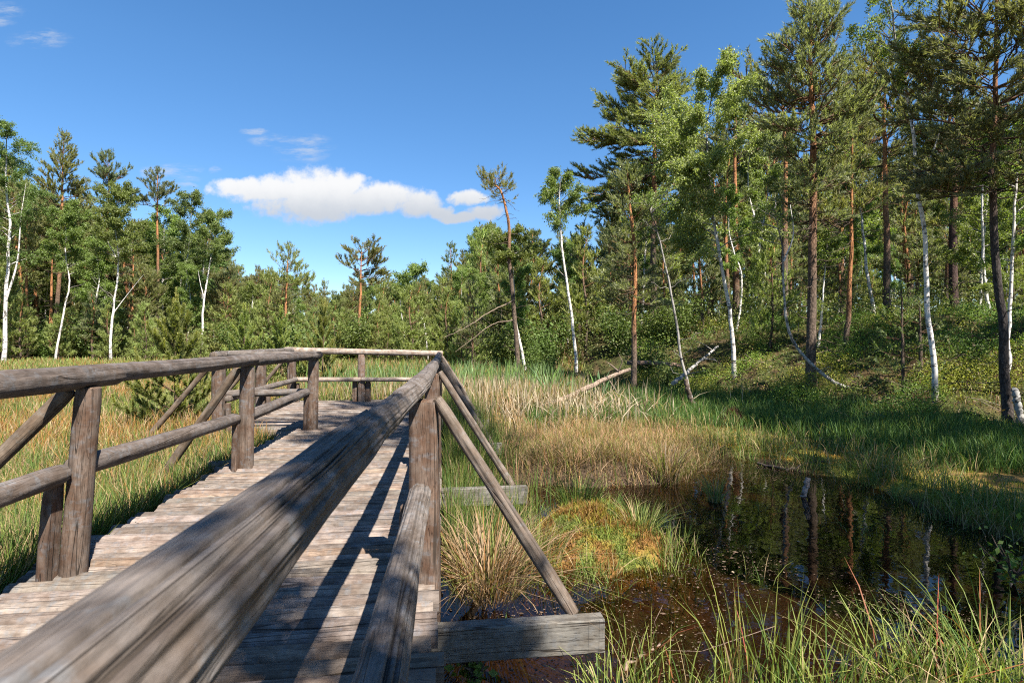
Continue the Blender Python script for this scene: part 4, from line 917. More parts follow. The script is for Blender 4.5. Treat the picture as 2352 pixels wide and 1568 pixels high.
# trees beside and behind the viewer, whose crowns shade the pond and dapple the planks
for i, (x, y, k, s) in enumerate(((8.4, -.4, 5, .85), (10.2, -1.6, 1, 1.05), (3.1, -3.1, 7, .85), (6.2, -.7, 10, 1.0), (12.5, 2.0, 1, 1.1), (9.6, -3.4, 4, 1.2), (2.0, -6.6, 4, 1.0), (15.8, 12.8, 4, 1.0), (14.4, 10.4, 0, .9), (18.6, 16.0, 1, 1.0), (16.5, 9.0, 5, 1.0))):
    kind, ph, mt, mc = PROTO[k]
    o = empty('pine_tree' if kind == 'pine' else 'birch_tree', (x, y, gz1(x, y) - .1), i * 1.3); o.scale = (s, s, s)
    tag(o, kind + ' outside the right edge, shading the pond and planks', kind + ' tree', kind + ' trees shading the pond from the right')
    for nm, me in (('trunk', mt), ('crown', mc)):
        ch = bpy.data.objects.new(nm, me); COL.objects.link(ch); ch.parent = o
# ------------------------------------------------------------------ grasses, reeds, undergrowth
def blades(mb, r, P, H, wd, bend, col, mat=0, tipcol=None, az=None, stiff=1.0):
    """curved grass blades standing on points P"""
    P = np.asarray(P, float); K = len(P)
    if not K: return
    H = np.broadcast_to(np.asarray(H, float), (K,)); wd = np.broadcast_to(np.asarray(wd, float), (K,)); bend = np.broadcast_to(np.asarray(bend, float), (K,))
    az = r.random(K) * 6.283 if az is None else az
    d = np.stack([np.cos(az), np.sin(az), np.zeros(K)], -1)
    fa = r.random(K) * 6.283; s = np.stack([np.cos(fa), np.sin(fa), np.zeros(K)], -1)
    lean = bend * r.uniform(.3, 1.2, K)
    rows = []
    for t, wf in ((0, .75), (.38, 1.0), (.72, .7), (1.0, 0)):
        up = H * (t - .28 * np.clip(lean, 0, 2) * t ** 2.6); out = H * lean * (.25 * t + .75 * t ** 2.2)
        c = P + d * out[:, None] + np.array((0, 0, 1.)) * up[:, None]
        if wf: rows += [c - s * (wd * wf * .5)[:, None], c + s * (wd * wf * .5)[:, None]]
        else: rows.append(c)
    V = np.stack(rows, 1).reshape(-1, 3)
    b = np.arange(K)[:, None] * 7
    q = np.concatenate([b + np.array([[0, 1, 3, 2]]), b + np.array([[2, 3, 5, 4]])]); t3 = b + np.array([[4, 5, 6]])
    c = np.asarray(col, float); c = c if c.ndim == 2 else np.broadcast_to(c, (K, 3))
    c = c * r.uniform(.72, 1.3, K)[:, None]
    ct = c * 1.15 if tipcol is None else np.broadcast_to(np.asarray(tipcol, float), (K, 3)) * r.uniform(.8, 1.2, K)[:, None]
    C = np.stack([c * .8, c * .8, c, c, (c + ct) / 2, (c + ct) / 2, ct], 1).reshape(-1, 3)
    mb.add(V, [q, t3], mat, C, None, False)
def on_ground(x, y, dz=-.02): return np.stack([x, y, gz(x, y) + dz], -1)
def fan(r, n, y0, y1, x0, x1, pw=1.0):
    """points between two distances, thinning out with distance"""
    u = r.random(n); y = (y0 ** (1 - pw) + u * (y1 ** (1 - pw) - y0 ** (1 - pw))) ** (1 / (1 - pw)) if abs(pw - 1) > 1e-3 else y0 * (y1 / y0) ** u
    return r.uniform(x0, x1, n) * y, y
def deck_c(x, y): return (x - E0[0]) * CL[0] + (y - E0[1]) * CL[1]
def deck_s(x, y): return (x - E0[0]) * UF[0] + (y - E0[1]) * UF[1]
def left_of_walk(x, y, m=.12):
    c = deck_c(x, y); s = deck_s(x, y); return np.where(s < 5.4, c > 2.3 + m, np.where(s < 9.7, c > 3.5 + m, c > -50))
def right_of_walk(x, y, m=.05):
    c = deck_c(x, y); s = deck_s(x, y); return (c < -m) | (s > 9.75)
STRAW = np.array((.30, .215, .12)); RUST = np.array((.27, .145, .045)); GRN = np.array((.075, .125, .028)); YGRN = np.array((.16, .185, .045)); DGRN = np.array((.045, .088, .022)); PALE = np.array((.37, .31, .215)); BLUEG = np.array((.13, .185, .075))
def mixcol(r, n, cols, w): return np.array(cols)[r.choice(len(cols), n, p=np.array(w) / sum(w))]
def stuff(name, mb, mat=None): return tag(mb.build(name, mat or M_GRASS), kind='stuff')

r = np.random.default_rng(21)
# meadow left of the walk: rusty dry bog grass with green between
mb = MB()
x, y = fan(r, 120000, 3.0, 48, -1.12, -.30, 1.15); k = left_of_walk(x, y, .1) & ((y < 40) | (x / y < -.5)); x, y = x[k], y[k]
n = fbm(x * .35, y * .35, 61); c = np.where((n > .56)[:, None], mixcol(r, len(x), (YGRN, GRN, STRAW), (5, 4, 3)), mixcol(r, len(x), (RUST, STRAW, YGRN, GRN), (6, 3.4, 2.2, 1.4)))
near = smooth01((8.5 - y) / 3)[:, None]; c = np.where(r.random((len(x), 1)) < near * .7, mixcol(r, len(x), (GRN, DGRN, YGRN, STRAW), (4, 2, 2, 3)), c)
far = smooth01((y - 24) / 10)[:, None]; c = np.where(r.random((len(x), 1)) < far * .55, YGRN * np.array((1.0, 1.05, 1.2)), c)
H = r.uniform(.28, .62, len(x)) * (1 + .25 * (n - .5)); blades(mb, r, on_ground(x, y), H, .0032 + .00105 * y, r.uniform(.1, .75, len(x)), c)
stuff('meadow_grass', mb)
# lush sedge against the walk's meadow side
mb = MB()
s = r.uniform(-1.5, 5.4, 15000); c_ = 2.33 + np.abs(r.normal(0, .55, 15000)); q = E0 + s[:, None] * UF + c_[:, None] * CL
blades(mb, r, on_ground(q[:, 0], q[:, 1]), r.uniform(.22, .62, 15000) * (1 - .1 * c_ / 2), r.uniform(.004, .009, 15000), r.uniform(.1, .8, 15000), mixcol(r, 15000, (GRN, DGRN, YGRN, STRAW * .9), (5, 3, 2, .8)))
stuff('lush_sedge_grass', mb)
# fen ahead of the platform: green sedge and pale dead cattail stems
mb = MB()
x, y = fan(r, 42000, 12.8, 40, -.56, .13, 1.2); k = right_of_walk(x, y) & left_of_walk(x, y) | (deck_s(x, y) > 9.8); x, y = x[k], y[k]
blades(mb, r, on_ground(x, y), r.uniform(.3, .7, len(x)), .004 + .0010 * y, r.uniform(.1, .6, len(x)), mixcol(r, len(x), (YGRN, GRN, STRAW, RUST), (5, 3, 4, 1.2)))
stuff('fen_grass', mb)
mb = MB()
x = r.normal(-.8, 1.6, 3400); y = r.normal(14.8, 1.5, 3400); k = (deck_s(x, y) > 9.9) | (deck_c(x, y) < -.5); x, y = x[k], y[k]
blades(mb, r, on_ground(x, y), r.uniform(.3, .85, len(x)), r.uniform(.012, .026, len(x)), r.uniform(.02, .35, len(x)), mixcol(r, len(x), (PALE, STRAW, PALE * .75), (5, 3, 2)))
x = r.normal(1.3, 1.0, 900); y = r.normal(12.3, .9, 900)
blades(mb, r, on_ground(x, y), r.uniform(.25, .75, len(x)), r.uniform(.014, .03, len(x)), r.uniform(.05, 1.2, len(x)), mixcol(r, len(x), (PALE, STRAW), (5, 3)))
stuff('dead_cattail_reeds', mb)
mb = MB()
x = r.uniform(-5.5, 1.6, 1300); y = r.normal(18, 2.2, 1300) + 0 * x; k = (deck_s(x, y) > 10.4); x, y = x[k], y[k]
blades(mb, r, on_ground(x, y), r.uniform(.6, 1.25, len(x)), r.uniform(.02, .035, len(x)), r.uniform(.05, .5, len(x)), mixcol(r, len(x), (BLUEG, GRN * 1.3), (4, 2)))
stuff('green_cattail_leaves', mb)
# rushes on the pond side of the walk
mb = MB()
s = r.uniform(1.2, 9.0, 9000); c_ = -.06 - np.abs(r.normal(0, .34, 9000)); q = E0 + s[:, None] * UF + c_[:, None] * CL; k = s > 1.1 + np.abs(c_) * .6; q = q[k]
blades(mb, r, on_ground(q[:, 0], q[:, 1]), r.uniform(.35, .78, len(q)), r.uniform(.004, .0085, len(q)), r.uniform(.05, .5, len(q)), mixcol(r, len(q), (GRN, DGRN, YGRN, STRAW), (4, 2.5, 2.5, 1)))
stuff('rushes', mb)
# the straw-coloured patch behind the pond
mb = MB()
x = r.normal(1.4, 1.1, 14500); y = r.normal(8.5, 1.4, 14500); k = (deck_c(x, y) < -.15) & ((pond_sd(x, y) > -.12) | ((y > 6.55) & (pond_sd(x, y) > -.6))) & (x < 3.4); x, y = x[k], y[k]
blades(mb, r, on_ground(x, y), r.uniform(.15, .30, len(x)) * (.6 + 1.2 * fbm(x * 1.7, y * 1.7, 66)), r.uniform(.004, .009, len(x)), r.uniform(.1, 1.2, len(x)), mixcol(r, len(x), (STRAW, STRAW * np.array((1.2, 1.1, 1.0)), YGRN, RUST * .9, GRN), (5, 3, 3.2, 1, 1.2)))
x = r.uniform(.2, 3.2, 2600); y = 7.25 + r.normal(0, .3, 2600) + .5 * np.maximum(0, x - 1.6); blades(mb, r, on_ground(x, y), r.uniform(.15, .5, 2600), r.uniform(.003, .007, 2600), r.uniform(.6, 1.7, 2600), mixcol(r, 2600, (STRAW * .8, STRAW * .55, YGRN), (5, 4, 1)), az=r.normal(-1.57, .9, 2600))
stuff('straw_grass', mb)
# green grass along the foot of the slope
mb = MB()
x, y = fan(r, 90000, 7.0, 27, -.05, 1.15, 1.1); hd = hill_d(x, y); sd = pond_sd(x, y)
k = (sd > .75) & (hd < 1.1) & (hd > -7) & (x > .3) & (((x - 1.5) / 1.8) ** 2 + ((y - 9.0) / 2.2) ** 2 > .8); x, y, hd, sd = x[k], y[k], hd[k], sd[k]
kk = r.random(len(x)) < .25 + .75 * smooth01((sd - .7) / 1.2); x, y, hd, sd = x[kk], y[kk], hd[kk], sd[kk]
mo = smooth01((2.0 - sd) / 1.2)
H = r.uniform(.16, .46, len(x)) * (1 - .5 * mo); c = np.where((r.random(len(x)) < mo * .55)[:, None], mixcol(r, len(x), (STRAW, YGRN), (3, 2)), mixcol(r, len(x), (GRN, DGRN, YGRN * .8), (5, 4, 1.5)))
blades(mb, r, on_ground(x, y), H, .0035 + .00075 * y, r.uniform(.1, .8, len(x)), c)
stuff('bank_grass', mb)
# moss along the right shore: tiny upright shoots
mb = MB()
x = r.uniform(2.4, 8.0, 60000); y = r.uniform(2.8, 12.5, 60000); sd = pond_sd(x, y); k = (sd > -.1) & (sd < 1.5 + .8 * (fbm(x, y, 71) - .5)); x, y = x[k], y[k]
n = fbm(x * 1.5, y * 1.5, 72)[:, None]; c = np.where(n > .52, np.array((.24, .13, .02)), np.array((.15, .16, .025)))
blades(mb, r, on_ground(x, y, -.01), r.uniform(.015, .06, len(x)), .010, r.uniform(.1, .8, len(x)), c)
x = r.uniform(2.2, 6.4, 30000); y = r.uniform(3.2, 9.8, 30000); sd = pond_sd(x, y); k = (sd > -.32) & (sd < .6) & (r.random(30000) < smooth01((fbm(x * 1.3, y * 1.3, 78) - .38) / .2)); x, y = x[k], y[k]
blades(mb, r, on_ground(x, y), r.uniform(.12, .40, len(x)), r.uniform(.004, .009, len(x)), r.uniform(.1, 1.1, len(x)), mixcol(r, len(x), (YGRN, GRN, STRAW), (3, 3, 2)))
stuff('shore_moss', mb)
# bilberry on the slope
mb = MB()
x, y = fan(r, 125000, 9.5, 40, .22, 1.2, 1.0); hd = hill_d(x, y); n = fbm(x * .9, y * .9, 81); k = (hd > .2) & (hd < 16) & (r.random(len(x)) < .06 + 1.3 * smooth01((n - .40) / .2)); x, y, n = x[k], y[k], n[k]
P = np.repeat(on_ground(x, y, 0), 4, axis=0); P[:, 2] += r.random(len(P)) * .55 * smooth01((np.repeat(n, 4) - .25) / .45); P[:, :2] += r.normal(0, .05, (len(P), 2))
n2 = np.repeat(fbm(x * .5, y * .5, 83), 4); c = np.where((n2 > .55)[:, None], np.array((.17, .16, .035)), np.where((n2 > .42)[:, None], np.array((.105, .145, .03)), np.array((.07, .11, .028))))
leaves(mb, r, P, .020 + .0015 * P[:, 1], c * np.array((1.25, 1.5, 1.2)), down=-.3, wid=.6)  # multiplier greens the leaves and paints fill light into the slope's colour
x, y = fan(r, 12000, 10, 34, .22, 1.2, 1.0); hd = hill_d(x, y); k = (hd > .3) & (hd < 13); x, y = x[k], y[k]
blades(mb, r, on_ground(x, y), r.uniform(.1, .35, len(x)), .012, r.uniform(.2, 1.2, len(x)), mixcol(r, len(x), (STRAW * .7, np.array((.16, .09, .04)), YGRN), (4, 4, 3)))
stuff('bilberry_cover', mb, M_SHRUB)
# undergrowth inside the woods
mb = MB(); PL = []; CC = []
def under(n, x0, x1, y0, y1, ok, hmax, cols):
    x = r.uniform(x0, x1, n) * (y := r.uniform(y0, y1, n)); k = ok(x, y); x, y = x[k], y[k]
    m = 44; b = np.repeat(on_ground(x, y, 0), m, axis=0); hh = np.repeat(r.random(len(x)) ** 1.6 * hmax, m); rad = np.repeat(r.uniform(.2, .6, len(x)), m)
    b += r.normal(0, 1, (len(b), 3)) * np.stack([rad, rad, rad * .7], -1); b[:, 2] = np.maximum(b[:, 2] + hh, gz(b[:, 0], b[:, 1]) + .02)
    c = np.repeat(mixcol(r, len(x), cols, [1] * len(cols)), m, axis=0); leaves(mb, r, b, .04 + .0023 * b[:, 1], c, down=.1)
UC = ((.11, .15, .04), (.08, .11, .035), (.14, .155, .05), (.09, .10, .04))
under(1300, -1.1, -.48, 43, 78, lambda x, y: y > 0, 3.2, UC)
under(350, -.55, .0, 38, 85, lambda x, y: y > 36, 3.0, UC)
under(380, -.06, .30, 24, 42, lambda x, y: (y > 26) | (x > 2), 2.6, UC)
under(900, .26, 1.15, 19, 42, lambda x, y: hill_d(x, y) > 4.5, 1.7, UC)
under(900, .22, 1.15, 9.5, 30, lambda x, y: (hill_d(x, y) > .4) & (fbm(x * .7, y * .7, 87) > .47), .45, ((.075, .11, .028), (.06, .085, .026), (.11, .08, .035), (.12, .15, .04)))
stuff('woodland_undergrowth', mb, M_SHRUB)
# needle litter and fallen twigs on the slope
mb = MB()
x, y = fan(r, 900, 10, 30, .22, 1.15, 1.0); k = hill_d(x, y) > -.5; x, y = x[k], y[k]; g3 = on_ground(x, y, .03)
for p in g3:
    a = r.random() * 6.283; l = r.uniform(.15, .8); d = np.array((math.cos(a), math.sin(a), r.uniform(-.1, .5))) * l
    q = np.array([p, p + d * .5 + r.normal(0, .03, 3), p + d]); q[:, 2] = np.maximum(q[:, 2], gz(q[:, 0], q[:, 1]) + .01); tube(mb, q, (.010, .008, .003), 3, 0, np.array((.24, .19, .15)) * r.uniform(.6, 1.2))
stuff('fallen_twigs', mb, M_TWIG)
# scum and fallen leaves lying on the water
mb = MB(); n = 30000
x = r.uniform(-1.0, 5.0, n); y = r.uniform(1.2, 8.6, n); k = (pond_sd(x, y) < .05) & (deck_c(x, y) < 0) & (r.random(n) < .15 + 1.2 * smooth01((fbm(x * 1.1, y * 1.1, 91) - .42) / .2)); x, y = x[k], y[k]; n = len(x)
a = r.random(n) * 6.283; L = r.uniform(.003, .011, n) * (1 + (r.random(n) < .03) * 1.3); d = np.stack([np.cos(a), np.sin(a), 0 * a], -1) * L[:, None]; e = np.stack([-np.sin(a), np.cos(a), 0 * a], -1) * (L * r.uniform(.25, .7, n))[:, None]
P = np.stack([x, y, np.full(n, ZW + .003) + r.random(n) * .004], -1)
c = mixcol(r, n, ((.12, .08, .055), (.16, .12, .09), (.06, .04, .028), (.26, .21, .14)), (5, 1.2, 6, .15))
mb.add(np.stack([P - d, P + e, P + d, P - e], 1).reshape(-1, 3), np.arange(4 * n).reshape(-1, 4), 0, np.repeat(c, 4, axis=0), None, False)
stuff('floating_debris', mb, M_PEAT)
# thin grass standing in the shallow near shore
mb = MB()
x = r.uniform(.25, 4.6, 3000); y = r.uniform(1.6, 3.6, 3000); k = (y < 2.9 + .35 * (fbm(x * 1.6, x * 0, 95) - .5) * 2 + .12 * np.maximum(0, x - 2.4)) & (deck_c(x, y) < -.3); x, y = x[k], y[k]
P = on_ground(x, y); blades(mb, r, P, r.uniform(.12, .42, len(x)), r.uniform(.003, .007, len(x)), r.uniform(.1, 1.2, len(x)), mixcol(r, len(x), (YGRN * 1.2, GRN, STRAW, (.26, .10, .06)), (5, 4, 2.6, .9)))
a = r.random(2600) * 6.283; q = r.uniform(.75, 1.25, 2600); x = .74 + np.cos(a) * .72 * q; y = 5.0 + np.sin(a) * 1.05 * q; k = fbm(x * 3, y * 3, 99) > .45; x, y = x[k], y[k]
blades(mb, r, on_ground(x, y), r.uniform(.12, .36, len(x)), r.uniform(.004, .008, len(x)), r.uniform(.1, 1.0, len(x)), mixcol(r, len(x), (YGRN, GRN, STRAW), (5, 4, 2)))
x = r.uniform(-.4, 4.4, 5200); y = r.uniform(3.0, 8.4, 5200); k = (pond_sd(x, y) < -.1) & (deck_c(x, y) < -.2) & (fbm(x * 1.7, y * 1.7, 93) > .575); x, y = x[k], y[k]
blades(mb, r, np.stack([x, y, np.full(len(x), ZW - .05)], -1), r.uniform(.08, .26, len(x)), r.uniform(.0025, .005, len(x)), r.uniform(.2, 1.6, len(x)), mixcol(r, len(x), (YGRN, GRN, STRAW), (4, 3, 3)))
stuff('shore_grass', mb)

# ------------------------------------------------------------------ single plants and lying wood
def clump(name, label, cat, group, px, py, z, n, h, spread, wd, bend, cols, wts, seed, tip=None, foot=None, az=None):
    rc = np.random.default_rng(seed)
    d = (EYE - z) * F / (py - 784); x = (px - 1176) / F * d; foot = np.array((x, d, z))
    a = rc.random(n) * 6.283; rad = spread * np.sqrt(rc.random(n)); P = np.stack([np.cos(a) * rad, np.sin(a) * rad, np.full(n, -.06)], -1)
    m = MB(); blades(m, rc, P, h * rc.uniform(.55, 1.1, n), wd * rc.uniform(.7, 1.3, n), bend * rc.uniform(.3, 1.3, n), mixcol(rc, n, cols, wts), 0, tip, az=(a + rc.normal(0, .5, n)) if az is None else rc.normal(az, .7, n))
    o = m.build(name, M_GRASS, None, tuple(foot)); return tag(o, label, cat, group)
RED = np.array((.30, .09, .05))
clump('grass_tussock', 'big dry straw tussock drooping over the water at the foot of the nearest brace', 'tussock', 'tussocks', 1118, 1345, -.30, 520, .62, .20, .006, 1.6, (STRAW, STRAW * .7, RUST * .8, YGRN), (6, 4, 2, 1.4), 1)
clump('grass_tussock', 'bright green tuft fanning out on the right side of the moss hummock', 'tussock', 'tussocks', 1470, 1232, -.42, 240, .42, .10, .006, 1.0, (YGRN, GRN, STRAW), (4, 4, 2), 2)
clump('grass_tussock', 'pale grass tuft standing alone in the water below the straw patch', 'tussock', 'tussocks', 1642, 1150, ZW, 70, .42, .07, .010, .8, (YGRN * 1.2, STRAW, BLUEG), (4, 3, 2), 3)
clump('grass_tussock', 'tuft of green and straw blades at the corner of the straw patch', 'tussock', 'tussocks', 1530, 1100, -.42, 190, .60, .15, .009, .8, (YGRN, STRAW, PALE * .8), (4, 4, 2), 4)
clump('grass_tussock', 'low green tuft on the back edge of the moss hummock', 'tussock', 'tussocks', 1330, 1155, -.36, 240, .40, .2, .006, .8, (GRN, YGRN, DGRN), (4, 4, 1), 5)
clump('grass_tussock', 'green tuft growing on the front left of the moss hummock', 'tussock', 'tussocks', 1235, 1275, -.40, 240, .38, .2, .0055, .9, (YGRN, GRN, STRAW), (4, 3, 2), 6)
clump('grass_tussock', 'thin tuft on the muddy far shore of the pond, right of the stick', 'tussock', 'tussocks', 2010, 1085, -.42, 150, .42, .3, .007, .9, (YGRN, STRAW, GRN), (4, 3, 3), 7)
clump('grass_tussock', 'round green tuft at the right shore of the pond', 'tussock', 'tussocks', 2215, 1165, -.40, 180, .30, .12, .006, 1.0, (GRN, YGRN), (4, 3), 8)
for i, (px, py, h, lab) in enumerate(((1265, 925, .95, 'tall green cattail left of the lying log'), (1378, 925, .85, 'green cattail fan in front of the lying log'), (1200, 905, .7, 'small green cattail among dead stems left of the lying log'), (1085, 880, .9, 'green cattail bunch just right of the far platform braces'))):
    clump('cattail_plant', lab, 'cattail', 'green cattails', px, py, -.38, 26, h * 1.25, .11, .042, .75, (np.array((.15, .25, .12)), np.array((.19, .29, .13)), GRN * 1.6), (4, 3, 2), 20 + i)
fg = ((1400, 1600, 96, 0.31, .9, 'low leafy-green sedge clump just right of the cross beam end'), (1520, 1640, 55, 0.41, .7, 'sedge clump second from the cross beam along the bottom edge'), (1640, 1620, 32, 0.50, .55, 'sparse tall rush clump at the bottom, left of the middle of the near shore'),
      (1745, 1600, 40, 0.65, .40, 'upright rush clump with brown seed heads, bottom edge'), (1850, 1640, 44, 0.59, .5, 'rush clump right of the one with upright brown seed heads'), (1960, 1620, 40, 0.50, .8, 'sedge clump between the rushes and the arching reddish sedge'),
      (2060, 1560, 62, 0.56, 1.1, 'arching sedge clump with reddish tips, left of three at bottom right'), (2170, 1600, 69, 0.59, 1.1, 'arching sedge clump with reddish tips, middle of three at bottom right'), (2290, 1560, 69, 0.59, 1.1, 'arching sedge clump with reddish tips, at the right corner'),
      (2350, 1660, 59, 0.56, .9, 'sedge clump cut by the bottom right corner'), (1460, 1510, 21, 0.34, .8, 'thin sedge tuft standing in the water beyond the beam end'))
for i, (px, py, n, h, bend, lab) in enumerate(fg):
    clump('sedge_clump', lab, 'sedge', 'sedge clumps on the near shore', px, py, -.43, n, h, .19, .0066, bend, (YGRN * 1.15, GRN, YGRN * 1.4, STRAW, RED), (5, 3, 4, 1.2, .9), 40 + i, tip=None)
# small leafy plant under the near edge
for (px, py, lab, hh) in ((1092, 1556, 'small bright-leaved plant in the gap beside the deck edge', .16), (2330, 1330, 'leafy twig plant at the right edge of the pond', .30)):
    d = (EYE + .42) * F / (py - 784); st, fo = shrub(px, hh, hh * .8, 90, .05, (.10, .17, .035), 6)
    o = empty('leafy_plant', ((px - 1176) / F * d, d, -.44)); tag(o, lab, 'plant', 'small leafy plants'); st.build('stem', M_TWIG, o); fo.build('foliage', M_SHRUB, o)

# moss hummock and peat mound
def mound(name, label, cat, x, y, rx, ry, h, cols, seed, mat, n=9000):
    rm = np.random.default_rng(seed); m = MB(); g = gz1(x, y)
    a, t = np.meshgrid(np.linspace(0, 2 * math.pi, 49)[:-1], np.linspace(0, 1, 16)); wob = 1 + .7 * (fbm(np.cos(a) * 1.5 + 9, np.sin(a) * 1.5 + seed, seed) - .5)
    X = np.cos(a) * t * rx * wob; Y = np.sin(a) * t * ry * wob; Z = h * (1 - t ** 2) + .15 * (fbm(X * 5 + 20, Y * 5, seed + 1) - .5) * (t < .97) - .14 * t ** 6
    zz = gz(X + x, Y + y) - g; V = np.stack([X, Y, np.maximum(zz - .05, -.2) * (t) + Z * (1 - .0 * t)], -1)
    k = 48; i = np.arange(15)[:, None] * k; j = np.arange(k)[None, :]; q = np.stack([i + j, i + (j + 1) % k, i + k + (j + 1) % k, i + k + j], -1).reshape(-1, 4)
    nn = fbm(X * 7 + 5, Y * 7, seed + 2).ravel()[:, None]; C = np.where(nn > .51, np.array(cols[0]), np.where(nn > .41, np.array(cols[1]), np.array(cols[2])))
    m.add(V.reshape(-1, 3), q[:, ::-1], 0, C)
    idx = rm.integers(0, V.size // 3, n); Vf = V.reshape(-1, 3)[idx] + rm.normal(0, .03, (n, 3)) * (1, 1, .2)
    cb_ = C[idx] * np.where(rm.random((n, 1)) < .25, np.array((1.3, 1.5, 1.1)), 1.0); hb = rm.uniform(.015, .055, n) * (1 + 1.6 * (rm.random(n) < .08))
    blades(m, rm, Vf - (0, 0, .012), hb, .007, rm.uniform(.2, 1, n), cb_, 1)
    return tag(m.build(name, [mat, M_GRASS], None, (x, y, g)), label, cat)
mound('moss_hummock', 'orange and yellow-green moss hummock in the pond beyond the nearest brace', 'hummock', .74, 4.98, .74, 1.08, .045, ((.17, .085, .028), (.19, .135, .028), (.11, .125, .028)), 5, M_MOSS, 26000)
mound('peat_mound', 'dark brown peat mound on the grassy far shore', 'mound', (1685 - 1176) / F * 10.6, 10.6, .42, .25, .26, ((.06, .03, .018), (.05, .028, .018), (.075, .04, .02)), 8, M_PEAT, 3000)

# lying and standing dead wood
def wood(name, label, cat, pts, r0, r1, bark, col, seed, tw=0, group=None):
    P = np.array([W(a, b, d) for a, b, d in pts]); base = P[0].copy(); Q = spline(P - base, 22); rw = np.random.default_rng(seed)
    Q = Q + np.concatenate([[np.zeros(3)], rw.normal(0, .012, (21, 3))]); m = MB(); tube(m, Q, np.linspace(r0, r1, 22), 9, 0, col, seed, cap=True)
    for k in range(tw):
        p = at_path(Q, rw.uniform(.2, .95)); dd = norm(rw.normal(0, 1, 3) + (0, 0, .5)); tube(m, np.array([p, p + dd * rw.uniform(.15, .5), p + dd * .6 + rw.normal(0, .1, 3)]), (r1 * .5, r1 * .35, .003), 4, 0, col, seed)
    return tag(m.build(name, bark, None, tuple(base)), label, cat, group)
wood('fallen_log', 'long grey log lying aslant from the cattails up to the orange-trunked pine', 'fallen log', [(1235, 940, 12.5), (1320, 905, 13.6), (1390, 870, 15.2), (1446, 848, 16.6)], .075, .055, M_BARK, (.24, .18, .14), 1, 3)
wood('fallen_log', 'short brown log lying level behind the orange-trunked pine', 'fallen log', [(1440, 833, 20), (1500, 834, 20), (1562, 840, 20)], .085, .08, M_BARK, (.22, .15, .11), 2)
wood('fallen_birch', 'fallen white birch stem slanting up to the right over the slope', 'fallen birch', [(1545, 880, 15.5), (1590, 845, 17), (1650, 795, 19.5)], .06, .035, M_BIRCH, (.28, .26, .24), 3, 4)
wood('dead_stub', 'dark leaning dead stub at the foot of the leaning birch', 'stump', [(1598, 948, 13.2), (1584, 910, 13.2), (1573, 872, 13.2)], .065, .05, M_BARK, (.10, .075, .06), 4)
wood('birch_stump', 'broken white birch stump at the right edge', 'stump', [(2352, 1000, 10.4), (2340, 940, 10.4), (2332, 893, 10.4)], .06, .055, M_BIRCH, (.25, .24, .22), 5)
wood('pond_stick', 'short upright stick standing out of the pond', 'stick', [(1850, 1185, 6.3), (1847, 1140, 6.3), (1854, 1098, 6.25)], .032, .026, M_TWIG, (.30, .24, .21), 6)
wood('drift_branch', 'dark bare branch lying at the far edge of the pond', 'branch', [(1740, 1063, 7.9), (1810, 1075, 7.6), (1870, 1060, 7.7), (1930, 1068, 7.6)], .02, .008, M_TWIG, (.07, .055, .045), 7, 5)
wood('drift_branch', 'pale branch lying in the shallow water right of the beam end', 'branch', [(1420, 1545, 2.95), (1500, 1490, 3.2), (1540, 1462, 3.35)], .011, .004, M_TWIG, (.20, .14, .11), 8, 2)
wood('dead_bough', 'upper bare dead bough hanging down left from the thin crooked pine', 'bough', [(1178, 690, 24.9), (1120, 720, 24.2), (1070, 752, 23.6), (1020, 775, 23.2)], .028, .008, M_TWIG, (.17, .13, .10), 9, 22)
wood('dead_bough', 'lower bare dead bough curving down left from the thin crooked pine', 'bough', [(1180, 735, 25), (1130, 745, 24.5), (1090, 775, 24.1), (1045, 808, 23.8)], .024, .007, M_TWIG, (.17, .13, .10), 19, 20)

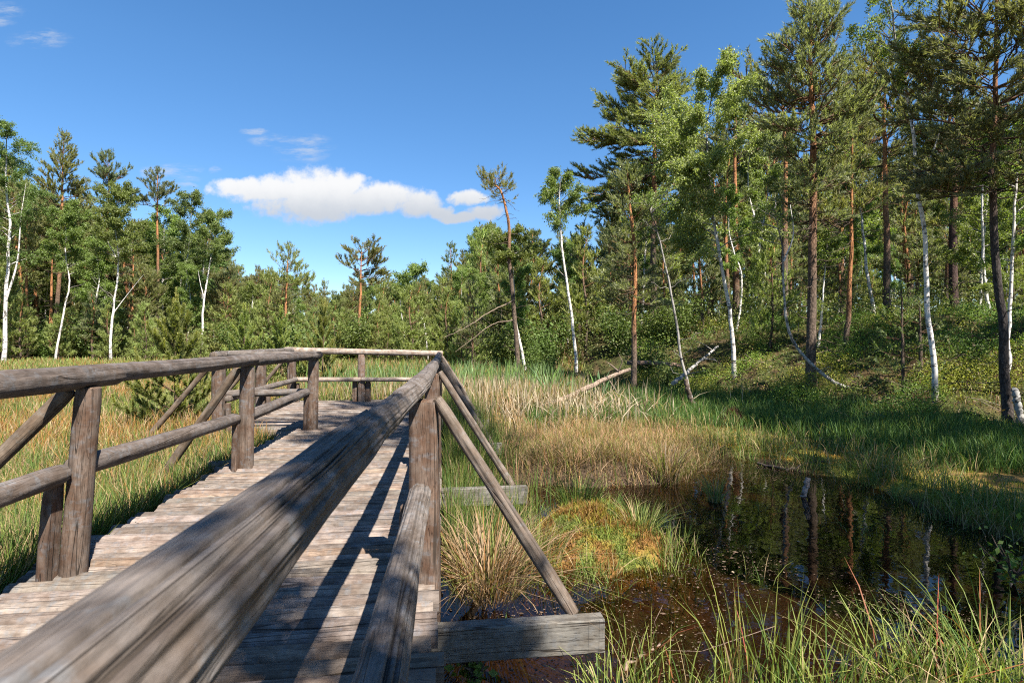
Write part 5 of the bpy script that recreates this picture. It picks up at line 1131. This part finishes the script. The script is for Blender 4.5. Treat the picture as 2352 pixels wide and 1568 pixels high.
# young pine right behind the left railing
P0 = W(405, 990, 10.0); g = gz1(P0[0], P0[1]); Ht = W(405, 662, 10.0)[2] - g
plant_tree('young_pine', brush_pine(77, Ht * .80, ((.07, .95, .30, 5), (.20, .98, .38, 6), (.36, .85, .45, 6), (.58, .62, .80, 6), (.72, .55, 1.0, 6), (.88, .40, 1.15, 5)), r0=.036, col='fresh', nl=.075, nw=.017, dens=290, leader=Ht * .20, cand=.45, pale=(.27, .29, .07)), (P0[0], P0[1], g), .4,
    'young dark green pine right behind the left railing, upright pale shoots on top', 'young pine', None, M_BARK, M_NEEDLE)
# leafy shrubs along the forest foot and before the platform
SH = []
for i, (h, R, n, ls, c) in enumerate(((1.6, 1.0, 2400, .10, (.10, .15, .035)), (1.1, .8, 1800, .09, (.13, .16, .05)), (2.4, 1.1, 3000, .12, (.09, .135, .035)))):
    st, fo = shrub(300 + i, h, R, n, ls, c); SH.append((st.mesh('stem', [M_TWIG]), fo.mesh('foliage', [M_SHRUB])))
rs = random.Random(5)
def bush(px, d, k, s, label, group):
    x = (px - 1176) / F * d; o = empty('bush', (x, d, gz1(x, d) - .03), rs.uniform(0, 6)); o.scale = (s, s, s); tag(o, label, 'bush', group)
    for nm, me in zip(('stem', 'foliage'), SH[k]):
        ch = bpy.data.objects.new(nm, me); COL.objects.link(ch); ch.parent = o
bush(690, 20, 2, 1.15, 'bright leafy birch bush between the pale-tipped young pines', 'bushes beyond the platform')
bush(600, 17.5, 1, .9, 'low leafy bush behind the corner of the platform rail', 'bushes beyond the platform')
bush(1490, 21, 0, 1.0, 'leafy bush right of the short orange-trunked pine', 'bushes on the right bank')
bush(1545, 17.5, 1, .9, 'grey-green bush at the foot of the slope by the fallen birch', 'bushes on the right bank')
for i in range(26):
    bush(rs.uniform(-40, 560), rs.uniform(42.5, 46), rs.choice((0, 1, 2)), rs.uniform(1.0, 1.7), 'bush along the meadow edge of the left forest', 'bushes along the left forest edge')
for i in range(8):
    bush(rs.uniform(560, 1060), rs.uniform(33, 42), rs.choice((0, 1, 2)), rs.uniform(.9, 1.7), 'bush along the far fen edge ahead', 'bushes along the far fen edge')
for i in range(9):
    bush(rs.uniform(1060, 1600), rs.uniform(23, 30), rs.choice((0, 1, 2)), rs.uniform(.7, 1.2), 'bush in the shade at the foot of the right wood', 'bushes at the foot of the right wood')
